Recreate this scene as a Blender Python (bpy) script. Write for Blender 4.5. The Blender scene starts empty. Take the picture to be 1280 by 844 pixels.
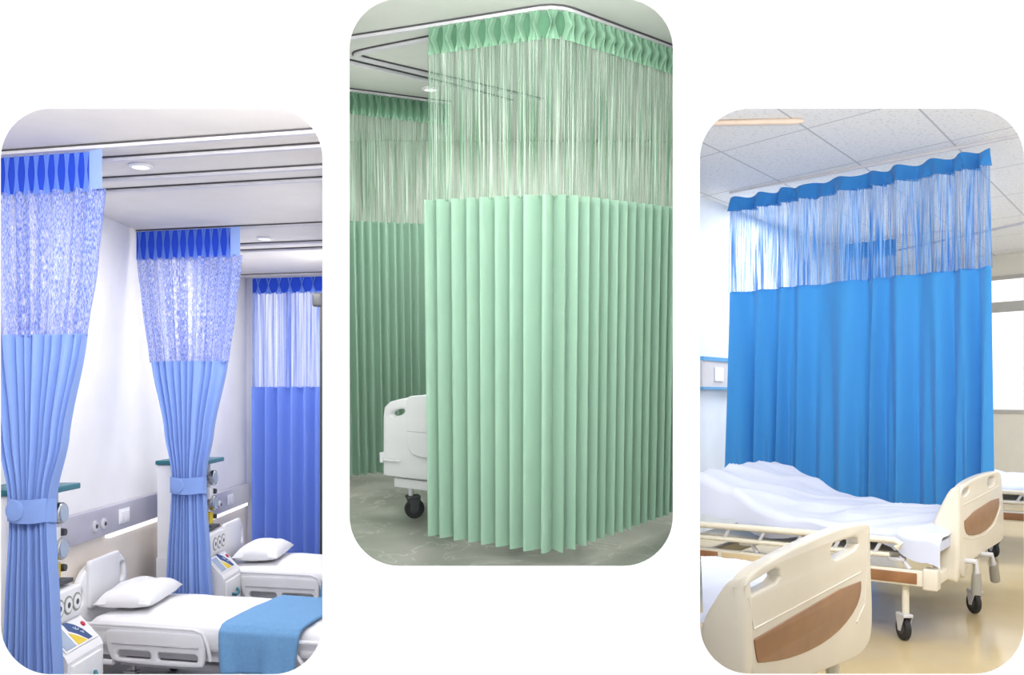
import bpy, bmesh, math, random
from mathutils import Vector, Matrix, noise

random.seed(7)
scene = bpy.context.scene
COL = scene.collection
PI = math.pi
F = 1150.0          # focal length in pixels of the 1280 x 844 frame
HOR = 495.0         # horizon line of the level camera
EYE = 1.75          # camera height above the first ward's floor
TILT = math.atan(140.0 / F)

ROOM_M = {
    'W': Matrix.Translation((0, 0, EYE)),                                   # level wards
    'C': Matrix.Translation((0, 0, EYE)) @ Matrix.Rotation(TILT, 4, 'X'),   # middle ward, ramped
}
ROOM_R = {'W': Matrix.Identity(3), 'C': Matrix.Rotation(TILT, 3, 'X')}


def ray(px, py, room='W'):
    d = Vector(((px - 640) / F, 1.0, (HOR - py) / F))
    return ROOM_R[room].transposed() @ d


def at_z(px, py, z, room='W'):
    d = ray(px, py, room)
    return d * (z / d.z)


def at_y(px, py, y, room='W'):
    d = ray(px, py, room)
    return d * (y / d.y)


def at_plane(px, py, p0, n, room='W'):
    d = ray(px, py, room)
    return d * (Vector(p0).dot(n) / d.dot(n))


def proj(p, room='W'):
    q = ROOM_R[room] @ Vector(p)
    return 640 + F * q.x / q.y, HOR - F * q.z / q.y


def z_for(pt, py, room='W'):
    lo, hi = -3.0, 3.0
    for _ in range(50):
        m = (lo + hi) / 2
        if proj((pt[0], pt[1], m), room)[1] > py:
            lo = m
        else:
            hi = m
    return (lo + hi) / 2


# ----------------------------------------------------------------- materials
def lin(c):
    c = c / 255.0
    return c / 12.92 if c <= 0.04045 else ((c + 0.055) / 1.055) ** 2.4


def rgb(r, g, b):
    return (lin(r), lin(g), lin(b), 1.0)


MATS = {}


def new_mat(name):
    m = bpy.data.materials.new(name)
    m.use_nodes = True
    nt = m.node_tree
    for n in list(nt.nodes):
        nt.nodes.remove(n)
    out = nt.nodes.new('ShaderNodeOutputMaterial')
    MATS[name] = m
    return m, nt, out


def plain(name, col, rough=0.5, metal=0.0, vary=0.06, scale=6.0, bump=0.0, bscale=60.0, spec=0.5, coat=0.0):
    m, nt, out = new_mat(name)
    b = nt.nodes.new('ShaderNodeBsdfPrincipled')
    b.inputs['Roughness'].default_value = rough
    b.inputs['Metallic'].default_value = metal
    b.inputs['Specular IOR Level'].default_value = spec
    b.inputs['Coat Weight'].default_value = coat
    tc = nt.nodes.new('ShaderNodeTexCoord')
    n = nt.nodes.new('ShaderNodeTexNoise')
    n.inputs['Scale'].default_value = scale
    n.inputs['Detail'].default_value = 3
    nt.links.new(tc.outputs['Object'], n.inputs['Vector'])
    r = nt.nodes.new('ShaderNodeValToRGB')
    r.color_ramp.elements[0].position = 0.3
    r.color_ramp.elements[1].position = 0.7
    r.color_ramp.elements[0].color = tuple(c * (1 - vary) for c in col[:3]) + (1,)
    r.color_ramp.elements[1].color = tuple(min(1, c * (1 + vary)) for c in col[:3]) + (1,)
    nt.links.new(n.outputs['Fac'], r.inputs['Fac'])
    nt.links.new(r.outputs['Color'], b.inputs['Base Color'])
    if bump:
        n2 = nt.nodes.new('ShaderNodeTexNoise')
        n2.inputs['Scale'].default_value = bscale
        nt.links.new(tc.outputs['Object'], n2.inputs['Vector'])
        bp = nt.nodes.new('ShaderNodeBump')
        bp.inputs['Strength'].default_value = bump
        bp.inputs['Distance'].default_value = 0.004
        nt.links.new(n2.outputs['Fac'], bp.inputs['Height'])
        nt.links.new(bp.outputs['Normal'], b.inputs['Normal'])
    nt.links.new(b.outputs['BSDF'], out.inputs['Surface'])
    return m


def cloth(name, col, trans=0.25, sheen=0.2, rough=0.85):
    m, nt, out = new_mat(name)
    b = nt.nodes.new('ShaderNodeBsdfPrincipled')
    b.inputs['Roughness'].default_value = rough
    b.inputs['Specular IOR Level'].default_value = 0.15
    b.inputs['Sheen Weight'].default_value = sheen
    uv = nt.nodes.new('ShaderNodeUVMap')
    mp = nt.nodes.new('ShaderNodeMapping')
    mp.inputs['Scale'].default_value = (500, 500, 1)
    n = nt.nodes.new('ShaderNodeTexNoise')
    n.inputs['Scale'].default_value = 1.0
    nt.links.new(uv.outputs['UV'], mp.inputs['Vector'])
    nt.links.new(mp.outputs['Vector'], n.inputs['Vector'])
    r = nt.nodes.new('ShaderNodeValToRGB')
    r.color_ramp.elements[0].color = tuple(c * 0.95 for c in col[:3]) + (1,)
    r.color_ramp.elements[1].color = tuple(min(1, c * 1.05) for c in col[:3]) + (1,)
    nt.links.new(n.outputs['Fac'], r.inputs['Fac'])
    nt.links.new(r.outputs['Color'], b.inputs['Base Color'])
    t = nt.nodes.new('ShaderNodeBsdfTranslucent')
    nt.links.new(r.outputs['Color'], t.inputs['Color'])
    mx = nt.nodes.new('ShaderNodeMixShader')
    mx.inputs[0].default_value = trans
    nt.links.new(b.outputs['BSDF'], mx.inputs[1])
    nt.links.new(t.outputs['BSDF'], mx.inputs[2])
    nt.links.new(mx.outputs[0], out.inputs['Surface'])
    return m


def netting(name, col_a, col_b, fu, fv, a0, a1, cut=(0.35, 0.6), weft=0.0, weft_f=60.0, zig=0.0, trans=0.35, bands=0.0, band_f=16.0):
    """Open knit: vertical threads of uneven density with gaps one sees through."""
    m, nt, out = new_mat(name)
    L = nt.links.new
    uv = nt.nodes.new('ShaderNodeUVMap')
    mp = nt.nodes.new('ShaderNodeMapping')
    mp.inputs['Scale'].default_value = (fu, fv, 1)
    n = nt.nodes.new('ShaderNodeTexNoise')
    n.inputs['Scale'].default_value = 1.0
    n.inputs['Detail'].default_value = 2.0
    vec = uv.outputs['UV']
    if zig:
        sep = nt.nodes.new('ShaderNodeSeparateXYZ')
        L(vec, sep.inputs[0])
        pp = nt.nodes.new('ShaderNodeMath'); pp.operation = 'PINGPONG'
        pp.inputs[1].default_value = 0.006
        L(sep.outputs['Y'], pp.inputs[0])
        ml = nt.nodes.new('ShaderNodeMath'); ml.operation = 'MULTIPLY_ADD'
        ml.inputs[1].default_value = zig
        L(pp.outputs[0], ml.inputs[0]); L(sep.outputs['X'], ml.inputs[2])
        cmb = nt.nodes.new('ShaderNodeCombineXYZ')
        L(ml.outputs[0], cmb.inputs[0]); L(sep.outputs['Y'], cmb.inputs[1])
        vec = cmb.outputs[0]
    L(vec, mp.inputs['Vector'])
    L(mp.outputs['Vector'], n.inputs['Vector'])
    ra = nt.nodes.new('ShaderNodeMapRange')
    ra.inputs['From Min'].default_value = cut[0]
    ra.inputs['From Max'].default_value = cut[1]
    ra.inputs['To Min'].default_value = a0
    ra.inputs['To Max'].default_value = a1
    L(n.outputs['Fac'], ra.inputs['Value'])
    alpha = ra.outputs['Result']
    if bands:
        nb = nt.nodes.new('ShaderNodeTexNoise')
        nb.inputs['Scale'].default_value = 1.0
        mb_ = nt.nodes.new('ShaderNodeMapping')
        mb_.inputs['Scale'].default_value = (band_f, 0.6, 1)
        L(uv.outputs['UV'], mb_.inputs['Vector']); L(mb_.outputs['Vector'], nb.inputs['Vector'])
        s_ = nt.nodes.new('ShaderNodeMath'); s_.operation = 'MULTIPLY_ADD'; s_.use_clamp = False
        s_.inputs[1].default_value = bands; s_.inputs[2].default_value = -bands * .5
        L(nb.outputs['Fac'], s_.inputs[0])
        a_ = nt.nodes.new('ShaderNodeMath'); a_.operation = 'ADD'; a_.use_clamp = True
        L(alpha, a_.inputs[0]); L(s_.outputs[0], a_.inputs[1])
        alpha = a_.outputs[0]
    n2 = nt.nodes.new('ShaderNodeTexNoise')
    n2.inputs['Scale'].default_value = 1.0
    mp2 = nt.nodes.new('ShaderNodeMapping')
    mp2.inputs['Scale'].default_value = (fu * 0.8, fv * 2.0, 1)
    mp2.inputs['Location'].default_value = (3.3, 9.1, 0)
    L(uv.outputs['UV'], mp2.inputs['Vector'])
    L(mp2.outputs['Vector'], n2.inputs['Vector'])
    rc = nt.nodes.new('ShaderNodeValToRGB')
    rc.color_ramp.elements[0].position = 0.42
    rc.color_ramp.elements[1].position = 0.6
    rc.color_ramp.elements[0].color = col_a
    rc.color_ramp.elements[1].color = col_b
    L(n2.outputs['Fac'], rc.inputs['Fac'])
    if weft:
        w = nt.nodes.new('ShaderNodeTexWave')
        w.wave_type = 'BANDS'; w.bands_direction = 'Y'
        w.inputs['Scale'].default_value = weft_f
        L(uv.outputs['UV'], w.inputs['Vector'])
        mr = nt.nodes.new('ShaderNodeMapRange')
        mr.inputs['From Min'].default_value = 0.75
        mr.inputs['From Max'].default_value = 1.0
        mr.inputs['To Max'].default_value = weft
        L(w.outputs['Fac'], mr.inputs['Value'])
        mxm = nt.nodes.new('ShaderNodeMath'); mxm.operation = 'MAXIMUM'
        L(alpha, mxm.inputs[0]); L(mr.outputs['Result'], mxm.inputs[1])
        alpha = mxm.outputs[0]
    d = nt.nodes.new('ShaderNodeBsdfDiffuse')
    t = nt.nodes.new('ShaderNodeBsdfTranslucent')
    L(rc.outputs['Color'], d.inputs['Color']); L(rc.outputs['Color'], t.inputs['Color'])
    mx = nt.nodes.new('ShaderNodeMixShader'); mx.inputs[0].default_value = trans
    L(d.outputs[0], mx.inputs[1]); L(t.outputs[0], mx.inputs[2])
    tr = nt.nodes.new('ShaderNodeBsdfTransparent')
    m2 = nt.nodes.new('ShaderNodeMixShader')
    L(alpha, m2.inputs[0]); L(tr.outputs[0], m2.inputs[1]); L(mx.outputs[0], m2.inputs[2])
    L(m2.outputs[0], out.inputs['Surface'])
    return m


def glow(name, col, strength):
    m, nt, out = new_mat(name)
    e = nt.nodes.new('ShaderNodeEmission')
    e.inputs['Color'].default_value = col
    e.inputs['Strength'].default_value = strength
    nt.links.new(e.outputs[0], out.inputs['Surface'])
    return m


plain('front_white', (0.93, 0.93, 0.93, 1), 0.9, vary=0.01, spec=0.1)
plain('partition_white', rgb(240, 240, 240), 0.8, vary=0.02)
plain('lav_wall', rgb(240, 239, 242), 0.7, vary=0.02)
plain('lav_ceiling', rgb(226, 222, 219), 0.8, vary=0.02)
plain('cream_wainscot', rgb(236, 226, 216), 0.6, vary=0.02)
plain('grey_floor', rgb(170, 170, 178), 0.3, vary=0.06)
plain('panel_lavender', rgb(180, 178, 192), 0.35, vary=0.03)
plain('white_plastic', rgb(238, 238, 242), 0.35, vary=0.02)
plain('white_metal', rgb(232, 232, 236), 0.3, vary=0.02)
plain('light_grey', rgb(200, 200, 206), 0.4)
plain('dark_grey', rgb(60, 62, 66), 0.5)
plain('black_rubber', rgb(34, 34, 36), 0.6)
plain('groove_dark', rgb(72, 70, 74), 0.7)
plain('rail_white', rgb(205, 203, 208), 0.4)
plain('handle_grey', rgb(150, 148, 140), 0.4)
plain('chrome', rgb(190, 192, 196), 0.2, metal=1.0)
plain('teal', rgb(30, 108, 122), 0.4)
plain('yellow', rgb(226, 196, 40), 0.4)
plain('navy', rgb(36, 72, 130), 0.4)
plain('red', rgb(190, 34, 60), 0.35)
plain('screen_grey', rgb(160, 176, 200), 0.2)
plain('linen_white', rgb(240, 240, 244), 0.9, vary=0.02, bump=0.15, bscale=18)
plain('linen_cool', rgb(198, 204, 224), 0.8, vary=0.02, bump=0.12, bscale=14)
plain('blanket_blue', rgb(110, 158, 204), 0.95, vary=0.05, scale=60, bump=0.3, bscale=200)
cloth('blue_cloth', rgb(140, 170, 232), 0.15)
cloth('blue_cloth_deep', rgb(122, 154, 238), 0.25)
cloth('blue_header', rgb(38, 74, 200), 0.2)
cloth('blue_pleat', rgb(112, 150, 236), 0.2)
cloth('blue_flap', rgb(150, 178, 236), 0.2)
netting('blue_net', rgb(96, 118, 204), rgb(184, 196, 238), 240, 26, 0.5, 1.0, (0.36, 0.56), zig=0.9, bands=0.9, band_f=26)
netting('blue_net_far', rgb(110, 140, 232), rgb(170, 190, 246), 42, 0.6, 0.4, 0.95, (0.36, 0.6))
cloth('green_cloth', rgb(152, 186, 165), 0.12)
cloth('green_header_shade', rgb(94, 138, 110), 0.15)  # same cloth as the pleats, shade between the folds put into its colour
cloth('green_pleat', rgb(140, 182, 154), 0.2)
netting('green_net', rgb(98, 142, 112), rgb(204, 222, 208), 150, 1.0, 0.12, 0.88, (0.40, 0.60))
cloth('azure_cloth', rgb(70, 150, 216), 0.2)
cloth('azure_header', rgb(56, 130, 198), 0.2)
netting('azure_net', rgb(58, 128, 204), rgb(140, 182, 228), 110, 1.2, 0.22, 0.95, (0.38, 0.58), weft=0.5, weft_f=18, bands=1.0, band_f=8)
plain('grey_wall', rgb(214, 218, 208), 0.7, vary=0.02)
plain('green_ceiling', rgb(206, 208, 202), 0.8, vary=0.02)
plain('cream_plastic', rgb(216, 209, 195), 0.38, vary=0.02, coat=0.2)
plain('cream_metal', rgb(218, 213, 198), 0.35, vary=0.02)
plain('wood_inlay', rgb(142, 100, 66), 0.4, vary=0.14, scale=9)
plain('beige_board', rgb(206, 186, 150), 0.4)
plain('pale_blue_wall', rgb(214, 224, 238), 0.7, vary=0.02)
plain('cream_wall', rgb(236, 230, 214), 0.7, vary=0.02)
plain('window_frame', rgb(190, 186, 176), 0.5)
plain('sky_blue_trim', rgb(84, 154, 206), 0.4)
plain('peach', rgb(208, 190, 174), 0.5)
plain('lamp_rim', rgb(225, 225, 228), 0.3)
glow('lamp_glow', (1, 0.97, 0.92, 1), 2.0)
glow('led_glow', (1, 1, 1, 1), 1.6)


def marble():
    m, nt, out = new_mat('marble_floor')
    L = nt.links.new
    b = nt.nodes.new('ShaderNodeBsdfPrincipled')
    b.inputs['Roughness'].default_value = 0.16
    tc = nt.nodes.new('ShaderNodeTexCoord')
    n = nt.nodes.new('ShaderNodeTexNoise'); n.inputs['Scale'].default_value = 1.6; n.inputs['Detail'].default_value = 5
    L(tc.outputs['Object'], n.inputs['Vector'])
    r = nt.nodes.new('ShaderNodeValToRGB')
    r.color_ramp.elements[0].color = rgb(140, 141, 133); r.color_ramp.elements[1].color = rgb(176, 177, 168)
    r.color_ramp.elements[0].position = .3; r.color_ramp.elements[1].position = .7
    L(n.outputs['Fac'], r.inputs['Fac'])
    v = nt.nodes.new('ShaderNodeTexNoise'); v.inputs['Scale'].default_value = 2.3; v.inputs['Detail'].default_value = 4
    v.inputs['Distortion'].default_value = 1.2
    L(tc.outputs['Object'], v.inputs['Vector'])
    s = nt.nodes.new('ShaderNodeMath'); s.operation = 'SUBTRACT'; s.inputs[1].default_value = 0.5
    L(v.outputs['Fac'], s.inputs[0])
    a = nt.nodes.new('ShaderNodeMath'); a.operation = 'ABSOLUTE'; L(s.outputs[0], a.inputs[0])
    mr = nt.nodes.new('ShaderNodeMapRange')
    mr.inputs['From Min'].default_value = 0.0; mr.inputs['From Max'].default_value = 0.012
    mr.inputs['To Min'].default_value = 0.28; mr.inputs['To Max'].default_value = 0.0
    L(a.outputs[0], mr.inputs['Value'])
    mx = nt.nodes.new('ShaderNodeMixRGB'); mx.inputs['Color2'].default_value = rgb(226, 224, 214)
    L(mr.outputs['Result'], mx.inputs['Fac']); L(r.outputs['Color'], mx.inputs['Color1'])
    L(mx.outputs['Color'], b.inputs['Base Color'])
    L(b.outputs[0], out.inputs['Surface'])


def vinyl():
    m, nt, out = new_mat('vinyl_floor')
    L = nt.links.new
    b = nt.nodes.new('ShaderNodeBsdfPrincipled')
    b.inputs['Roughness'].default_value = 0.14
    tc = nt.nodes.new('ShaderNodeTexCoord')
    n = nt.nodes.new('ShaderNodeTexNoise'); n.inputs['Scale'].default_value = 2.2; n.inputs['Detail'].default_value = 6
    L(tc.outputs['Object'], n.inputs['Vector'])
    r = nt.nodes.new('ShaderNodeValToRGB')
    r.color_ramp.elements[0].color = rgb(190, 170, 130); r.color_ramp.elements[1].color = rgb(208, 190, 152)
    L(n.outputs['Fac'], r.inputs['Fac'])
    L(r.outputs['Color'], b.inputs['Base Color'])
    L(b.outputs[0], out.inputs['Surface'])


def tiles(name, a, b_, pa, pb, oa, ob, col, line, wl):
    """Ceiling tiles whose joints run along the plan directions a and b_."""
    m, nt, out = new_mat(name)
    L = nt.links.new
    det = a[0] * b_[1] - a[1] * b_[0]
    ia = Vector((b_[1] / det, -b_[0] / det, 0))      # coefficient along a
    ib = Vector((-a[1] / det, a[0] / det, 0))
    tc = nt.nodes.new('ShaderNodeTexCoord')
    res = []
    for v, per, off in ((ia, pa, oa), (ib, pb, ob)):
        d = nt.nodes.new('ShaderNodeVectorMath'); d.operation = 'DOT_PRODUCT'
        d.inputs[1].default_value = v
        L(tc.outputs['Object'], d.inputs[0])
        s = nt.nodes.new('ShaderNodeMath'); s.operation = 'SUBTRACT'; s.inputs[1].default_value = off
        L(d.outputs['Value'], s.inputs[0])
        p = nt.nodes.new('ShaderNodeMath'); p.operation = 'PINGPONG'; p.inputs[1].default_value = per / 2
        L(s.outputs[0], p.inputs[0])
        lt = nt.nodes.new('ShaderNodeMath'); lt.operation = 'LESS_THAN'; lt.inputs[1].default_value = wl
        L(p.outputs[0], lt.inputs[0])
        res.append(lt)
    mxm = nt.nodes.new('ShaderNodeMath'); mxm.operation = 'MAXIMUM'
    L(res[0].outputs[0], mxm.inputs[0]); L(res[1].outputs[0], mxm.inputs[1])
    n = nt.nodes.new('ShaderNodeTexNoise'); n.inputs['Scale'].default_value = 38; n.inputs['Detail'].default_value = 4
    L(tc.outputs['Object'], n.inputs['Vector'])
    r = nt.nodes.new('ShaderNodeValToRGB')
    r.color_ramp.elements[0].position = 0.36; r.color_ramp.elements[1].position = 0.44
    r.color_ramp.elements[0].color = tuple(c * .82 for c in col[:3]) + (1,); r.color_ramp.elements[1].color = col
    L(n.outputs['Fac'], r.inputs['Fac'])
    mx = nt.nodes.new('ShaderNodeMixRGB'); mx.inputs['Color2'].default_value = line
    L(mxm.outputs[0], mx.inputs['Fac']); L(r.outputs['Color'], mx.inputs['Color1'])
    b = nt.nodes.new('ShaderNodeBsdfPrincipled'); b.inputs['Roughness'].default_value = 0.8
    L(mx.outputs['Color'], b.inputs['Base Color'])
    L(b.outputs[0], out.inputs['Surface'])


marble()
vinyl()


# ------------------------------------------------------------------ geometry
class MB:
    def __init__(self):
        self.v, self.f, self.uv = [], [], {}

    def add(self, vs, fs):
        o = len(self.v)
        self.v += [Vector(p) for p in vs]
        self.f += [tuple(i + o for i in f) for f in fs]
        return self

    def box(self, lo, hi, m=None):
        x0, y0, z0 = lo
        x1, y1, z1 = hi
        vs = [Vector(p) for p in ((x0, y0, z0), (x1, y0, z0), (x1, y1, z0), (x0, y1, z0), (x0, y0, z1), (x1, y0, z1), (x1, y1, z1), (x0, y1, z1))]
        if m is not None:
            vs = [m @ p for p in vs]
        return self.add(vs, [(0, 3, 2, 1), (4, 5, 6, 7), (0, 1, 5, 4), (1, 2, 6, 5), (2, 3, 7, 6), (3, 0, 4, 7)])

    def rbox(self, lo, hi, r=0.01, m=None, seg=3):
        bm = bmesh.new()
        bmesh.ops.create_cube(bm, size=1.0)
        for p in bm.verts:
            p.co = Vector([lo[i] + (p.co[i] + 0.5) * (hi[i] - lo[i]) for i in range(3)])
        bmesh.ops.bevel(bm, geom=bm.edges[:], offset=r, segments=seg, profile=0.5, affect='EDGES')
        bm.verts.index_update()
        vs = [(m @ p.co) if m is not None else p.co.copy() for p in bm.verts]
        fs = [tuple(q.index for q in fc.verts) for fc in bm.faces]
        bm.free()
        return self.add(vs, fs)

    def tube(self, pts, r, n=10, cap=True, closed=False):
        pts = [Vector(p) for p in pts]
        rs = r if isinstance(r, (list, tuple)) else [r] * len(pts)
        rings = []
        prev = None
        for i, p in enumerate(pts):
            if closed:
                t = pts[(i + 1) % len(pts)] - pts[i - 1]
            else:
                t = pts[min(i + 1, len(pts) - 1)] - pts[max(i - 1, 0)]
            t.normalize()
            if prev is None:
                a = t.orthogonal().normalized()
            else:
                a = (prev - t * prev.dot(t)).normalized()
            prev = a
            b = t.cross(a)
            rings.append([p + (a * math.cos(2 * PI * k / n) + b * math.sin(2 * PI * k / n)) * rs[i] for k in range(n)])
        vs = [q for ring in rings for q in ring]
        fs = []
        m = len(pts)
        for i in range(m if closed else m - 1):
            j = (i + 1) % m
            for k in range(n):
                k2 = (k + 1) % n
                fs.append((i * n + k, i * n + k2, j * n + k2, j * n + k))
        if cap and not closed:
            fs.append(tuple(reversed(range(n))))
            fs.append(tuple((m - 1) * n + k for k in range(n)))
        return self.add(vs, fs)

    def lathe(self, prof, c, axis, n=24):
        """prof: (radius, along) pairs turned round axis through c."""
        axis = Vector(axis).normalized()
        a = axis.orthogonal().normalized()
        b = axis.cross(a)
        c = Vector(c)
        vs = []
        for r, h in prof:
            for k in range(n):
                t = 2 * PI * k / n
                vs.append(c + axis * h + (a * math.cos(t) + b * math.sin(t)) * r)
        fs = []
        for i in range(len(prof) - 1):
            for k in range(n):
                k2 = (k + 1) % n
                fs.append((i * n + k, i * n + k2, (i + 1) * n + k2, (i + 1) * n + k))
        fs.append(tuple(reversed(range(n))))
        fs.append(tuple((len(prof) - 1) * n + k for k in range(n)))
        return self.add(vs, fs)

    def sweep(self, pts, w, h, z_off=0.0, side=0.0):
        """Rectangular bar w wide and h high along a level path; side shifts it across."""
        pts = [Vector(p) for p in pts]
        vs, fs = [], []
        for i, p in enumerate(pts):
            t = pts[min(i + 1, len(pts) - 1)] - pts[max(i - 1, 0)]
            t.z = 0
            t.normalize()
            nrm = Vector((-t.y, t.x, 0))
            c = p + nrm * side + Vector((0, 0, z_off))
            for du, dz in ((-w / 2, 0), (w / 2, 0), (w / 2, h), (-w / 2, h)):
                vs.append(c + nrm * du + Vector((0, 0, dz)))
        m = len(pts)
        for i in range(m - 1):
            for k in range(4):
                k2 = (k + 1) % 4
                fs.append((i * 4 + k, i * 4 + k2, (i + 1) * 4 + k2, (i + 1) * 4 + k))
        fs.append((3, 2, 1, 0))
        fs.append(tuple((m - 1) * 4 + k for k in range(4)))
        return self.add(vs, fs)

    def grid(self, fn, nu, nv, uvf=None, wrap=False):
        o = len(self.v)
        for j in range(nv + 1):
            for i in range(nu + 1):
                self.v.append(Vector(fn(i / nu, j / nv)))
                if uvf:
                    self.uv[len(self.v) - 1] = uvf(i / nu, j / nv)
        for j in range(nv):
            for i in range(nu):
                a = o + j * (nu + 1) + i
                self.f.append((a, a + 1, a + nu + 2, a + nu + 1))
        return self

    def prism(self, poly, d):
        """Closed polygon of 3-D points pushed along d."""
        n = len(poly)
        poly = [Vector(p) for p in poly]
        d = Vector(d)
        return self.add(poly + [p + d for p in poly],
                        [tuple(range(n)), tuple(reversed(range(n, 2 * n)))] + [(i, i + n, (i + 1) % n + n, (i + 1) % n) for i in range(n)])

    def plate(self, outline, holes, th, bev, m, res=2):
        """Flat board with holes and rounded rims; outline in the local xy plane, front face at z = 0, body to z = -th; m puts it in place."""
        cu = bpy.data.curves.new('tmp', 'CURVE')
        cu.dimensions = '2D'
        cu.fill_mode = 'BOTH'
        cu.extrude = max(0.0, th / 2 - bev)
        cu.bevel_depth = bev
        cu.bevel_resolution = res
        cu.offset = -bev
        for pl in [outline] + list(holes):
            sp = cu.splines.new('POLY')
            sp.points.add(len(pl) - 1)
            for i, p in enumerate(pl):
                sp.points[i].co = (p[0], p[1], 0, 1)
            sp.use_cyclic_u = True
        ob = bpy.data.objects.new('tmp', cu)
        COL.objects.link(ob)
        dg = bpy.context.evaluated_depsgraph_get()
        me = bpy.data.meshes.new_from_object(ob.evaluated_get(dg))
        vs = [m @ (p.co + Vector((0, 0, -th / 2))) for p in me.vertices]
        fs = [tuple(p.vertices) for p in me.polygons]
        bpy.data.objects.remove(ob)
        bpy.data.curves.remove(cu)
        bpy.data.meshes.remove(me)
        return self.add(vs, fs)


def link_mesh(name, mb, mat, loc, smooth=35, subsurf=0, merge=True):
    me = bpy.data.meshes.new(name)
    loc = Vector(loc)
    me.from_pydata([p - loc for p in mb.v], [], mb.f)
    if mb.uv:
        ul = me.uv_layers.new(name='UVMap')
        for lp in me.loops:
            ul.data[lp.index].uv = mb.uv.get(lp.vertex_index, (0, 0))
    else:
        bm = bmesh.new()
        bm.from_mesh(me)
        bmesh.ops.remove_doubles(bm, verts=bm.verts[:], dist=1e-5)
        bmesh.ops.recalc_face_normals(bm, faces=bm.faces[:])
        bm.to_mesh(me)
        bm.free()
    me.materials.append(MATS[mat])
    if smooth:
        me.polygons.foreach_set('use_smooth', [True] * len(me.polygons))
        me.set_sharp_from_angle(angle=math.radians(smooth))
    me.update()
    ob = bpy.data.objects.new(name, me)
    COL.objects.link(ob)
    return ob


class Thing:
    def __init__(self, name, label, cat, loc, room='W', group=None):
        self.loc = Vector(loc)
        self.root = bpy.data.objects.new(name, None)
        self.root.empty_display_size = 0.05
        COL.objects.link(self.root)
        self.root['label'] = label
        self.root['category'] = cat
        if group:
            self.root['group'] = group
        self.root.matrix_world = ROOM_M[room] @ Matrix.Translation(self.loc)

    def add(self, name, mb, mat, parent=None, label=None, smooth=35):
        ob = link_mesh(name, mb, mat, self.loc, smooth)
        ob.parent = parent or self.root
        if label:
            ob['label'] = label
        return ob


def single(name, mb, mat, label, cat, loc, room='W', group=None, kind=None, smooth=35):
    ob = link_mesh(name, mb, mat, loc, smooth)
    ob['label'] = label
    ob['category'] = cat
    if group:
        ob['group'] = group
    if kind:
        ob['kind'] = kind
    ob.matrix_world = ROOM_M[room] @ Matrix.Translation(Vector(loc))
    return ob


def struct(name, mb, mat, room='W', smooth=0, parent=None):
    ob = link_mesh(name, mb, mat, (0, 0, 0), smooth)
    ob['kind'] = 'structure'
    if parent:
        ob.parent = parent
    else:
        ob.matrix_world = ROOM_M[room]
    return ob


def lerp(a, b, t):
    return a + (b - a) * t


def curve_tab(tab, x):
    """Smooth interpolation through (x, y) pairs sorted by x."""
    if x <= tab[0][0]:
        return tab[0][1]
    for (x0, y0), (x1, y1) in zip(tab, tab[1:]):
        if x <= x1:
            t = (x - x0) / (x1 - x0)
            return lerp(y0, y1, t * t * (3 - 2 * t) * 0.5 + t * 0.5)
    return tab[-1][1]


def smooth_poly(pts, n=2):
    """Corner cutting of a closed outline."""
    for _ in range(n):
        q = []
        for i in range(len(pts)):
            a, b = Vector(pts[i]), Vector(pts[(i + 1) % len(pts)])
            q += [a * 0.75 + b * 0.25, a * 0.25 + b * 0.75]
        pts = q
    return [tuple(p) for p in pts]


def rrect(x0, y0, x1, y1, r, n=6):
    out = []
    for cx, cy, a0 in ((x1 - r, y1 - r, 0), (x0 + r, y1 - r, 90), (x0 + r, y0 + r, 180), (x1 - r, y0 + r, 270)):
        for k in range(n + 1):
            a = math.radians(a0 + 90 * k / n)
            out.append((cx + r * math.cos(a), cy + r * math.sin(a)))
    return out


class Path:
    """Level polyline with arc length; the side towards the viewer is the normal."""
    def __init__(self, pts, round_r=0.0):
        pts = [Vector((p[0], p[1])) for p in pts]
        if round_r and len(pts) == 3:
            a, b, c = pts
            u, v = (a - b).normalized(), (c - b).normalized()
            arc = []
            p0, p1 = b + u * round_r, b + v * round_r
            for k in range(13):
                t = k / 12
                arc.append(p0 * (1 - t) ** 2 + b * 2 * t * (1 - t) + p1 * t * t)
            pts = [a] + arc + [c]
        self.p = pts
        self.s = [0.0]
        for a, b in zip(pts, pts[1:]):
            self.s.append(self.s[-1] + (b - a).length)
        self.len = self.s[-1]

    def at(self, d):
        d0 = d
        d = max(0.0, min(self.len, d))
        i = 0
        while i < len(self.s) - 2 and self.s[i + 1] < d:
            i += 1
        seg = self.p[i + 1] - self.p[i]
        t = (d0 - self.s[i]) / (self.s[i + 1] - self.s[i]) if (d0 == d or i in (0, len(self.s) - 2)) else (d - self.s[i]) / (self.s[i + 1] - self.s[i])
        pos = self.p[i] + seg * t
        e = 0.03
        def raw(x):
            x = max(0.0, min(self.len, x))
            k = 0
            while k < len(self.s) - 2 and self.s[k + 1] < x:
                k += 1
            return self.p[k] + (self.p[k + 1] - self.p[k]) * ((x - self.s[k]) / (self.s[k + 1] - self.s[k]))
        tg = (raw(d + e) - raw(d - e)).normalized()
        return pos, Vector((tg.y, -tg.x))      # normal points to the viewer for paths running left to right


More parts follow.
